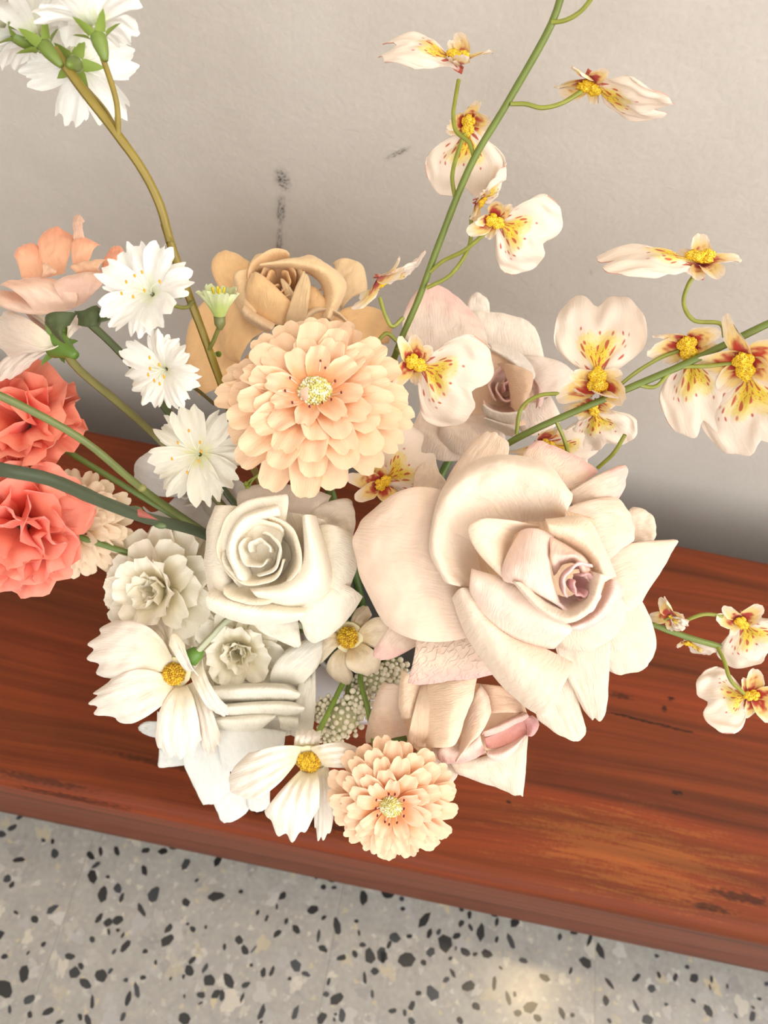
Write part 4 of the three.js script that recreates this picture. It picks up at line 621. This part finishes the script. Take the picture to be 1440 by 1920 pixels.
{
  const CC = ['#f57a60', '#f88f72', '#f26850'];
  let ax = camDir(-0.1, 0.25, 1), p = at(52, 800, 0.412), g = flower('carnation', 'coral carnation crossed by the lighter of the two slanting stems', 'carnation', p.clone().addScaledVector(ax, -0.01), { angle: 3.0 });
  carnation(g, p, ax, 0.035, 19, CC, '#fa9e82');
  ax = camDir(0.0, -0.15, 1); p = at(48, 985, 0.405); g = flower('carnation', 'coral carnation below the thick dark green stem', 'carnation', p.clone().addScaledVector(ax, -0.01), { angle: 2.8 });
  carnation(g, p, ax, 0.036, 19, CC, '#fba28c');
  petals(g, [0, 680, 0.33333, 0.392], [[[[8, 240, 830, 250, 880, 290, 940], [0, 330, 745, 360, 860, 400, 970], [8, 400, 735, 525, 800, 500, 950]], { color: dye('#ee8f78'), t: 0, round: 0.2 }], [[[10, 200, 1020, 230, 1050, 190, 1120], [4, 290, 970, 320, 1060, 320, 1140], [12, 400, 990, 440, 1060, 400, 1135]], { color: dye('#ec8070'), t: 0 }], [[[8, 90, 1130, 140, 1130, 190, 1110], [6, 150, 1180, 190, 1160, 240, 1150], [10, 200, 1230, 240, 1220, 330, 1200]], { color: dye('#ee8872'), t: 0 }]], M.silk, { wrinkle: 0.0014 });
  for (const [x, y, x2, y2, w] of [[80, 915, 135, 895, 26], [85, 930, 110, 925, 20]]) mesh('leaf', patch([0, 0, 1, 0.425], rowsOf([[0, x, y, x + 2, y + w * 0.3, x, y + w * 0.6], [-3, (x + x2) / 2, y - w * 0.4, (x + x2) / 2, y, (x + x2) / 2, y + w * 0.6], [0, x2, y2, x2 + 2, y2 + 4, x2, y2 + 8]]), { color: dye('#3f4a2c'), t: 0.0005 }), M.leaf, g, offset(g));
}
{ // peach carnation seen from the side
  const f = [0, 380, 0.33333, 0.362], p = at(150, 590, 0.376), axis = camDir(-0.35, 0.85, 0.25);
  const g = flower('carnation', 'salmon peach carnation seen from the side with dark green leaves', 'carnation', p, { stem: '#4f5a34', radius: 0.0021, angle: 2.6, via: [at(205, 640, 0.392), at(252, 690, 0.405), at(335, 800, 0.43), at(425, 925, 0.455)] });
  const A = '#f8bd98', B = '#eeb08f', c = dye(A, '#f8ac88'), d = dye('#f8d8c2', '#f6c6ac');
  petals(g, f, [
    [[[10, 200, 480, 160, 450, 120, 420], [8, 240, 400, 170, 330, 90, 330], [12, 205, 220, 130, 215, 65, 280]], { color: c }],
    [[[12, 270, 420, 310, 410, 360, 400], [10, 210, 280, 300, 270, 400, 260], [16, 220, 170, 300, 125, 415, 180]], { color: c }],
    [[[8, 430, 400, 450, 390, 480, 380], [6, 395, 280, 450, 260, 520, 260], [10, 410, 200, 460, 180, 560, 230]], { color: c }],
    [[[10, 420, 240, 450, 230, 480, 230], [10, 405, 150, 430, 140, 470, 160], [14, 402, 65, 430, 52, 452, 62]], { color: dye('#efc6ac') }],
    [[[10, 560, 400, 600, 380, 640, 380], [10, 580, 320, 640, 300, 680, 320], [14, 600, 250, 650, 225, 690, 260]], { color: dye('#f8ac88') }],
    [[[4, 230, 430, 250, 420, 280, 410], [0, 235, 380, 270, 380, 310, 390], [2, 232, 330, 250, 335, 300, 370]], { color: dye('#f1c8a8') }],
    [[[4, 440, 410, 500, 410, 560, 400], [0, 400, 370, 480, 350, 560, 340], [4, 380, 360, 470, 330, 590, 300]], { color: dye('#f1c4a0') }],
    [[[6, 400, 600, 300, 620, 200, 620], [-3, 420, 500, 250, 500, 80, 500], [6, 250, 400, 100, 420, -40, 450]], { color: d, nu: 30, pleat: 0.0004, pleats: 4 }],
    [[[4, 480, 560, 420, 590, 380, 600], [-4, 560, 460, 450, 450, 310, 480], [2, 600, 390, 450, 390, 290, 440]], { color: dye('#efc8b4'), pleat: 0.0004, pleats: 3 }],
    [[[8, 360, 620, 220, 630, 120, 620], [4, 250, 600, 100, 590, -20, 570], [10, 100, 480, -20, 480, -80, 480]], { color: d }],
  ], M.silk, { t: 0, wrinkle: 0.0014, nu: 22, nv: 18 });
  for (const rows of [[[-6, 440, 620, 420, 640, 390, 690], [-10, 330, 615, 330, 660, 350, 720], [-8, 248, 618, 255, 690, 355, 800]], [[-6, 420, 610, 440, 640, 440, 690], [-10, 480, 600, 500, 640, 500, 695], [-8, 540, 560, 560, 620, 545, 685]], [[-6, 540, 690, 540, 650, 540, 600], [-10, 610, 650, 610, 630, 600, 610], [-6, 690, 620, 690, 612, 680, 608]]]) mesh('leaf', patch(f, rowsOf(rows), { color: dye('#4a5530'), t: 0.0006, wrinkle: 0.001 }), M.leaf, g, offset(g));
}
// ---- white ragged-edged blossoms on one long spray
function ragged(parent, Mx, R, n, o = {}) {
  const b = new THREE.Group(); b.name = 'blossom'; b.applyMatrix4(Mx); parent.add(b);
  for (let k = 0; k < n; k++) mesh('petal', petalGeo({ L: R * rr(0.9, 1.08), W: R * rr(0.52, 0.70), phi0: o.p0 ?? 0.75, phi1: (o.p1 ?? -0.1) + rr(-0.6, 0.4), cup: rr(-0.3, 0.6), wb: 0.22, vm: 0.75, ve: 0.82, e: 2, r0: R * 0.04, nu: 25, nv: 12, ruffle: R * 0.06, ruffles: rr(0.8, 2), teeth: 3, toothDepth: 0.17, seed: k * 1.9 + R * 300, color: dye(o.base ?? '#eef0cf', o.tip ?? '#f3f1ea', { from: 0.05, to: 0.35, seed: k }) }), M.silk, b, new THREE.Matrix4().makeRotationY((k + rr(-0.15, 0.15)) / n * 6.2832));
  for (let k = 0; k < (o.stamens ?? 7); k++) { const a = k / 7 * 6.2832, r = R * rr(0.12, 0.4), t = V(Math.cos(a) * r, R * rr(0.35, 0.55), Math.sin(a) * r); const s = mesh('stamen', tube([V(0, 0.001, 0), V(t.x * 0.4, t.y * 0.7, t.z * 0.4), t], 0.00022, '#eef0d8', { seg: 5, radial: 5 }), M.stem, b); mesh('anther', colored(new THREE.SphereGeometry(0.0006, 6, 5).scale(1.8, 1, 1).translate(t.x, t.y, t.z), '#e0a12c'), M.pollen, s); }
  mesh('calyx', lathe([[0.0012, -R * 0.55], [0.0022, -R * 0.45], [0.0032, -R * 0.28], [0.0034, -R * 0.16], [0.0018, -R * 0.08], [0, -R * 0.07]], '#6f8236', 10), M.stem, b);
  for (let k = 0; k < 5; k++) mesh('sepal', petalGeo({ L: R * 0.36, W: R * 0.2, phi0: 0.75, phi1: 0.4, ve: 0.2, e: 1.2, wb: 0.9, r0: 0.0034, y0: -R * 0.16, cup: 0.5, nu: 5, nv: 6, color: dye('#7d9238') }), M.leaf, b, new THREE.Matrix4().makeRotationY(k * 1.2566));
  return b;
}
{
  const g = flower('blossom_spray', 'tall olive stem bearing ragged-edged white blossoms and one pale green bud', 'flower spray', at(100, 92, 0.318), { stem: OLIVE, radius: 0.0021, angle: 2.3, via: [at(160, 175, 0.325), at(222, 255, 0.333), at(268, 320, 0.341), at(300, 385, 0.349), at(318, 450, 0.357), at(345, 530, 0.368), at(375, 610, 0.380), at(412, 712, 0.398), at(450, 820, 0.43)] });
  const O = offset(g), head = (px, py, d, ax, R, n, o) => ragged(g, O.clone().multiply(headMatrix(at(px, py, d), ax, o?.turn ?? 0.4)), R, n, o), branch = (pts, r = 0.0013, c = OLIVE) => mesh('branch', tube(pts.map((p) => at(...p)), r, c), M.stem, g, O);
  head(70, 70, 0.316, camDir(-0.55, 0.65, 0.1), 0.027, 6); head(145, 120, 0.330, camDir(-0.1, 0.5, -0.8), 0.028, 6); head(178, 50, 0.305, camDir(-0.25, 0.85, 0.1), 0.025, 6); head(10, 50, 0.312, camDir(-0.6, 0.3, 0.6), 0.025, 6);
  branch([[222, 250, 0.333], [195, 205, 0.333], [160, 165, 0.333]]); branch([[222, 252, 0.332], [218, 190, 0.325], [190, 100, 0.312]]); branch([[90, 85, 0.318], [60, 75, 0.318], [20, 65, 0.316]]);
  branch([[312, 430, 0.356], [308, 420, 0.356], [318, 455, 0.356]], 0.0018, '#7f7030');
  head(286, 552, 0.345, camDir(-0.25, 0.1, 1), 0.0265, 7, { turn: 0.9 }); branch([[361, 566, 0.372], [350, 576, 0.366], [330, 574, 0.358], [300, 558, 0.352]], 0.001, '#77763a');
  head(312, 692, 0.378, camDir(-0.35, -0.35, 0.8), 0.0235, 7, { base: '#f2f0d2', tip: '#f7f3e8' }); branch([[402, 758, 0.412], [375, 735, 0.405], [340, 710, 0.39], [318, 695, 0.383]], 0.001, '#5d5228');
  head(375, 852, 0.398, camDir(-0.05, 0.05, 1), 0.0285, 8, { base: '#f3f0bc', tip: '#f6f2e2', p0: 0.5 }); branch([[318, 770, 0.44], [345, 808, 0.43], [370, 845, 0.412]], 0.0015, '#4f5a30'); branch([[440, 880, 0.44], [400, 862, 0.42], [378, 852, 0.408]], 0.001, '#5d5228');
  // the bud
  const bm = O.clone().multiply(headMatrix(at(412, 600, 0.372), camDir(0.05, 0.9, 0.45), 0.3)), b = new THREE.Group(); b.name = 'bud'; b.applyMatrix4(bm); g.add(b);
  for (let k = 0; k < 7; k++) mesh('petal', petalGeo({ L: rr(0.016, 0.022), W: 0.0085, phi0: 1.2, phi1: rr(0.7, 1.3), cup: 0.8, wb: 0.4, ve: 0.75, teeth: 3, toothDepth: 0.06, r0: 0.002, nu: 11, nv: 9, ruffle: 0.0007, seed: k, color: dye('#b9c86a', '#dde3b4', { from: 0.3, to: 0.9 }) }), M.silk, b, new THREE.Matrix4().makeRotationY(k * 0.9));
  for (let k = 0; k < 4; k++) mesh('stamen', tube([V(0, 0.003, 0), V(Math.cos(k * 1.6) * 0.003, 0.016, Math.sin(k * 1.6) * 0.003)], 0.0006, '#e6cf2e', { seg: 4 }), M.stem, b);
  mesh('calyx', lathe([[0.001, -0.005], [0.0028, -0.002], [0.003, 0.002], [0, 0.003]], '#6b6b3a'), M.stem, b);
  branch([[392, 655, 0.386], [400, 640, 0.382], [411, 612, 0.374]], 0.0011, '#77763a');
  for (const [x, y, dx, dy] of [[355, 520, -14, 10], [340, 530, -4, 26], [402, 664, 8, 0]]) { const k = mesh('bud_scale', tube([at(x, y, 0.370), at(x + dx * 0.6, y + dy * 0.5, 0.368), at(x + dx, y + dy, 0.366)], 0.0009, '#8c9438', { taper: 1.8 }), M.stem, g, O); }
}
// ---- orchid sprays
function orchidBlossom(g, O, [cx, cy, cd], [tx, ty, td], roll, o = {}) {
  const c = at(cx, cy, cd), X = at(tx, ty, td).sub(c), L = X.length(); X.normalize();
  const toEye = EYE.clone().sub(c); let Y = toEye.addScaledVector(X, -toEye.dot(X)).normalize(); Y.applyAxisAngle(X, (roll ?? 0) * Math.PI / 180); const Z = X.clone().cross(Y);
  const b = new THREE.Group(); b.name = 'blossom'; b.applyMatrix4(O.clone().multiply(new THREE.Matrix4().makeBasis(X, Y, Z).setPosition(c))); g.add(b);
  const W = (o.w ?? 1.15) * L, nu = 31, nv = 22, P = [], seed = cx * 0.13, fold = o.fold ?? 0.35;
  for (let j = 0; j < nv; j++) for (let i = 0; i < nu; i++) {
    const u = i / (nu - 1) * 2 - 1, v = j / (nv - 1), a = Math.abs(u);
    const lf = 1 - 0.17 * Math.exp(-Math.pow(u / 0.13, 2)) - 0.42 * Math.pow(a, 2.6) + 0.015 * Math.sin(u * 14 + seed), s = v * lf;
    const w = W / 2 * (0.10 + 0.90 * sm(0.10, 0.55, s) ) * (u < 0 ? (o.asym ?? 1) : 1), an = u * fold;
    const back = -0.10 * Math.pow(sm(0.45, 0.75, a) * sm(0.75, 0.3, s), 1) * L;
    const y = -W * 0.30 * (1 - Math.cos(an * 1.8)) + 0.10 * L * Math.sin(s * 2.6) - (o.droop ?? 0.25) * L * s * s + 0.0008 * noise3(u * 2.2 + seed, v * 2.4, 3) * (1 + 2 * v) * (o.wave ?? 1);
    P.push(V(s * L + back, y, w * Math.sin(u * 1.35) / Math.sin(1.35) * Math.cos(fold * 0.6)));
  }
  mesh('lip', sheet(P, nu, nv, 0.0005, () => col('#ffffff')), M.lip, b);
  const S = L * (o.sep ?? 0.42), red = col('#c23a26'), yel = col('#f8d684'), cream = col('#fae6cf');
  const sepalColor = (sd) => (u, v, p) => { const n = noise3(p.x * 300 + sd, p.y * 300, p.z * 300) * 0.12, r = sm(0.62, 0.40, v + n * 1.8 + Math.abs(u - 0.5) * 0.5), y = sm(0.55, 0.95, v + n); return red.clone().lerp(yel, 1 - r).lerp(cream, y); };
  for (const [ang, k, w, rise] of [[180, 1.0, 0.5, 0.8], [112, 0.95, 0.62, 0.45], [-112, 0.95, 0.62, 0.45], [62, 0.7, 0.5, 0.15], [-62, 0.7, 0.5, 0.15]]) mesh('petal', petalGeo({ L: S * k * rr(0.9, 1.15), W: S * w, phi0: rise, phi1: rise + rr(-0.9, 0.9), cup: 0.6, wb: 0.4, vm: 0.5, ve: 0.5, e: 2, twist: rr(-1, 1), r0: 0.001, nu: 9, nv: 12, ruffle: 0.0005, seed: ang + cx, color: sepalColor(ang + cx) }), M.petal, b, new THREE.Matrix4().makeRotationY(ang * Math.PI / 180 + rr(-0.2, 0.2)));
  const blobs = []; for (const [x, y, z, r] of [[0.02, 0.10, 0, 0.075], [0.10, 0.11, 0.05, 0.055], [0.10, 0.11, -0.05, 0.055], [-0.05, 0.16, 0.0, 0.06], [0.16, 0.10, 0, 0.05], [-0.03, 0.12, 0.08, 0.045], [-0.03, 0.12, -0.08, 0.045]]) { const s = new THREE.IcosahedronGeometry(r * L * 0.95, 2), p = s.attributes.position; for (let i = 0; i < p.count; i++) { const f = 1 + 0.22 * noise3(p.getX(i) * 700 + x * 90, p.getY(i) * 700, p.getZ(i) * 700 + z * 50); p.setXYZ(i, p.getX(i) * f * 1.25 + x * L * 0.8, p.getY(i) * f * 0.8 + y * L * 0.8, p.getZ(i) * f + z * L * 0.75); } s.computeVertexNormals(); blobs.push(s); }
  mesh('column', mergeGeometries(blobs), M.column, b);
  return c;
}
function orchidSpray(label, stemPts, r, blossoms, branches, o = {}) {
  const pts = stemPts.map((p) => at(...p)), g = flower('orchid_spray', label, 'orchid', pts[0], { via: pts.slice(1), radius: r, stem: '#66742a', ...o }), O = offset(g);
  for (const [c, t, roll, oo] of blossoms) orchidBlossom(g, O, c, t, roll, oo);
  for (const b of branches) mesh('branch', tube(b.map((p) => at(...p)), 0.00105, '#868a30'), M.stem, g, O);
  return g;
}
orchidSpray('tall green orchid spray rising along the wall with speckled cream blossoms', [[1066, -60, 0.325], [1050, 0, 0.330], [1034, 45, 0.334], [950, 195, 0.349], [885, 305, 0.360], [820, 465, 0.377], [785, 560, 0.388], [745, 655, 0.400], [705, 800, 0.42]], 0.0017, [
  [[858, 118, 0.358], [722, 62, 0.352], 62, { w: 0.75, fold: 0.5 }], [[1108, 150, 0.345], [1242, 232, 0.345], 58, { w: 0.75, fold: 0.5 }], [[878, 232, 0.372], [868, 372, 0.384], 0, { w: 1.2, droop: 0.1 }], [[925, 410, 0.362], [1035, 470, 0.366], 15, { w: 1.25 }], [[895, 375, 0.368], [960, 330, 0.376], 65, { w: 0.7 }],
  [[712, 520, 0.384], [800, 500, 0.400], 70, { w: 0.7, sep: 0.6 }], [[778, 678, 0.386], [905, 745, 0.384], 8, { w: 1.3, droop: 0.15 }], [[712, 905, 0.398], [812, 838, 0.400], 20, { w: 1.3, sep: 0.55 }],
  [[1128, -40, 0.32], [1190, -90, 0.32], 20, {}],
], [[[1034, 42, 0.333], [1060, 38, 0.331], [1090, 20, 0.328], [1128, -30, 0.322]], [[957, 195, 0.348], [985, 195, 0.347], [1015, 202, 0.346], [1050, 195, 0.345], [1090, 172, 0.345]], [[888, 292, 0.360], [880, 268, 0.360], [855, 245, 0.361], [850, 215, 0.360], [853, 190, 0.360], [860, 150, 0.360]], [[853, 370, 0.368], [848, 330, 0.368], [862, 275, 0.370], [874, 245, 0.371]], [[806, 510, 0.381], [830, 490, 0.377], [870, 470, 0.370], [912, 435, 0.364]], [[800, 540, 0.383], [845, 515, 0.378], [880, 460, 0.373], [884, 405, 0.370]], [[756, 596, 0.391], [735, 612, 0.388], [722, 590, 0.386], [712, 558, 0.385]], [[745, 640, 0.396], [725, 625, 0.394], [708, 640, 0.395]], [[745, 655, 0.398], [760, 668, 0.39], [776, 676, 0.388]], [[715, 770, 0.418], [700, 850, 0.41], [706, 898, 0.402]]], { angle: -1.2 });
orchidSpray('green orchid spray slanting away over the rear blush rose with cream blossoms', [[1500, 580, 0.352], [1440, 607, 0.355], [1290, 680, 0.366], [1140, 745, 0.377], [955, 830, 0.392], [850, 910, 0.41]], 0.0018, [
  [[1118, 725, 0.382], [1120, 552, 0.390], 8, { w: 1.0, asym: 0.9, droop: 0.05 }], [[1112, 760, 0.388], [1140, 850, 0.40], 10, { w: 1.3, sep: 0.5 }], [[1310, 498, 0.358], [1135, 460, 0.350], 72, { w: 0.7, fold: 0.6, sep: 0.36 }], [[1290, 648, 0.372], [1326, 818, 0.378], 5, { w: 0.8, sep: 0.42, droop: 0.1 }], [[1398, 678, 0.358], [1430, 860, 0.366], 12, { w: 1.1, sep: 0.5 }], [[1018, 828, 0.40], [1120, 870, 0.41], 20, { w: 1.2, sep: 0.5 }], [[1520, 560, 0.35], [1590, 520, 0.35], 10, {}],
], [[[1358, 632, 0.360], [1352, 608, 0.360], [1300, 600, 0.361], [1282, 570, 0.361], [1290, 535, 0.360], [1305, 512, 0.359]], [[1140, 742, 0.378], [1190, 700, 0.376], [1240, 670, 0.374], [1272, 658, 0.373]], [[1190, 720, 0.373], [1228, 725, 0.371], [1265, 692, 0.368], [1330, 686, 0.363], [1378, 680, 0.360]], [[968, 815, 0.390], [978, 765, 0.388], [1010, 742, 0.385], [1075, 738, 0.383]], [[1043, 790, 0.384], [1058, 825, 0.388], [1068, 862, 0.394]], [[1120, 878, 0.39], [1150, 850, 0.385], [1172, 815, 0.38]], [[1440, 607, 0.355], [1480, 580, 0.352], [1515, 562, 0.35]]], { angle: -0.9 });
orchidSpray('short orchid spray leaning low over the bench beyond the big rose', [[1350, 1212, 0.405], [1290, 1195, 0.402], [1222, 1170, 0.402], [1120, 1120, 0.410], [960, 1110, 0.43]], 0.0017, [
  [[1388, 1160, 0.396], [1450, 1240, 0.400], 15, { w: 1.5, sep: 0.48, droop: 0.1 }], [[1408, 1305, 0.404], [1312, 1318, 0.402], 5, { w: 1.25, sep: 0.55, droop: 0.1 }], [[1258, 1155, 0.396], [1284, 1180, 0.392], 30, { w: 0.9, sep: 1.2 }], [[1290, 1200, 0.412], [1345, 1232, 0.416], 60, { w: 0.8, sep: 0.3 }],
], [[[1258, 1180, 0.400], [1290, 1162, 0.396], [1320, 1152, 0.394], [1355, 1155, 0.394]], [[1345, 1212, 0.404], [1358, 1240, 0.400], [1370, 1275, 0.398], [1395, 1300, 0.400]], [[1222, 1170, 0.402], [1240, 1165, 0.399], [1256, 1158, 0.397]]], { angle: 0.1 });
// ---- cream berry sprigs deep in the bouquet
function berrySprig(label, heads, angle) {
  const c0 = at(...heads[0]), g = flower('berry_sprig', label, 'berries', c0, { stem: '#6f7f3a', radius: 0.0014, angle }), O = offset(g), geo = new THREE.IcosahedronGeometry(1, 2);
  heads.forEach(([x, y, d, R], q) => {
    const c = at(x, y, d); if (q) mesh('branch', tube([c, c.clone().lerp(c0, 0.5).addScaledVector(FWD, 0.008), c0.clone().addScaledVector(FWD, 0.012)], 0.0008, '#7d8c48'), M.stem, g, O);
    for (let k = 0; k < 34; k++) { const f = Math.sqrt((k + 0.5) / 34), a = k * 2.4, p = c.clone().addScaledVector(RGT, Math.cos(a) * R * f).addScaledVector(UPV, Math.sin(a) * R * f).addScaledVector(FWD, R * 0.7 * f * f - 0.002), s = rr(0.0010, 0.0020), m = mesh('berry', geo, M.berry, g); m.position.copy(p).sub(g.position); m.scale.setScalar(s); }
    mesh('cluster_core', colored(new THREE.IcosahedronGeometry(R * 0.75, 2).scale(1, 0.9, 1).translate(c.x, c.y, c.z).translate(FWD.x * R * 0.6, FWD.y * R * 0.6, FWD.z * R * 0.6), '#c4c69c'), M.pollen, g, O);
  });
}
berrySprig('cream berry cluster beside the stem of the small peach zinnia', [[645, 1352, 0.432, 0.0125], [610, 1335, 0.438, 0.009], [672, 1325, 0.436, 0.010], [625, 1375, 0.440, 0.010]], 1.8);
berrySprig('cream berry cluster tucked under the pink creased petal of the big rose', [[700, 1280, 0.445, 0.011], [738, 1262, 0.448, 0.010], [670, 1300, 0.447, 0.009]], 0.9);
// ---- tiny green bud sprig peeping out under the large zinnia
{
  const g = flower('bud_sprig', 'tiny green bud sprig peeping out beneath the large peach zinnia', 'sprig', at(500, 880, 0.398), { radius: 0.0009, stem: '#8b9440', angle: 3.6 }), O = offset(g);
  for (const pts of [[[500, 880], [478, 896], [465, 915]], [[490, 890], [470, 900], [462, 908]], [[500, 880], [525, 908], [545, 918]], [[525, 908], [515, 918], [506, 922]]]) {
    mesh('branch', tube(pts.map(([x, y]) => at(x, y, 0.397)), 0.0006, '#8b9a3c'), M.stem, g, O);
    const [x, y] = pts[2], e = at(x, y, 0.397); mesh('bud', colored(new THREE.SphereGeometry(0.0015, 10, 8).scale(1, 1.25, 1).translate(e.x, e.y, e.z), '#8fa03a'), M.stem, g, O);
  }
}
// ---- the two long stems whose flowers reach out over the end of the bench
{
  const g = flower('stemmed_rose', 'thick dark green rose stem with a red thorn crossing the coral carnations', 'rose', at(-160, 850, 0.272), { stem: '#3f4832', radius: 0.0031, angle: 3.2, via: [at(-60, 868, 0.285), at(0, 880, 0.30), at(90, 898, 0.318), at(190, 940, 0.345), at(270, 970, 0.37), at(385, 1002, 0.405)] }), O = offset(g);
  const th = headMatrix(at(272, 966, 0.3635), camDir(0.92, -0.3, 0.25)); mesh('thorn', colored(new THREE.ConeGeometry(0.0022, 0.012, 10).translate(0, 0.002, 0), '#a3584c'), M.stem, g, O.clone().multiply(th));
  for (const [x, y, d] of [[255, 955, 0.367], [300, 985, 0.376]]) mesh('leaf_bud', colored(new THREE.SphereGeometry(0.0018, 8, 6).scale(2, 1, 1).translate(...at(x, y, d).toArray()), '#5a6a40'), M.stem, g, O);
  roseHeart(g, at(-160, 850, 0.262), camDir(-0.8, 0.2, 0.5), 0.026, 0.035, 9, ['#efb08a', '#f0bd9c', '#f2cbb0'], M.foam, 0, 0.5);
  const p = at(-90, 705, 0.33), h = flower('stemmed_zinnia', 'slim light green stem slanting across the upper coral carnation', 'zinnia', p, { stem: '#68713a', radius: 0.0020, angle: 3.0, via: [at(0, 742, 0.345), at(100, 792, 0.360), at(165, 832, 0.372), at(265, 915, 0.398), at(365, 985, 0.43)] }), H = offset(h);
  mesh('node', colored(new THREE.SphereGeometry(0.0022, 10, 8).scale(1.2, 1, 1).translate(...at(266, 915, 0.397).toArray()), '#8a8a4c'), M.stem, h, H);
  layered(h, H.clone().multiply(headMatrix(p, camDir(-0.8, 0.4, 0.3))), [[14, 0.03, 0.012, 0.1, -0.2, 0], [12, 0.026, 0.011, 0.4, 0.1, 0.002], [9, 0.02, 0.01, 0.7, 0.4, 0.003]], { base: '#f4bf95', tip: '#f6dcc2' });
  mesh('flower_disc', floretDisc(0.006, 0.006, 90, '#cfc477', '#e6dfb4', 0.0008), M.pollen, h, H.clone().multiply(headMatrix(p, camDir(-0.8, 0.4, 0.3))));
}
scene.traverse((o) => { if (o.isMesh) o.castShadow = o.receiveShadow = true; });
renderer.render(scene, camera);
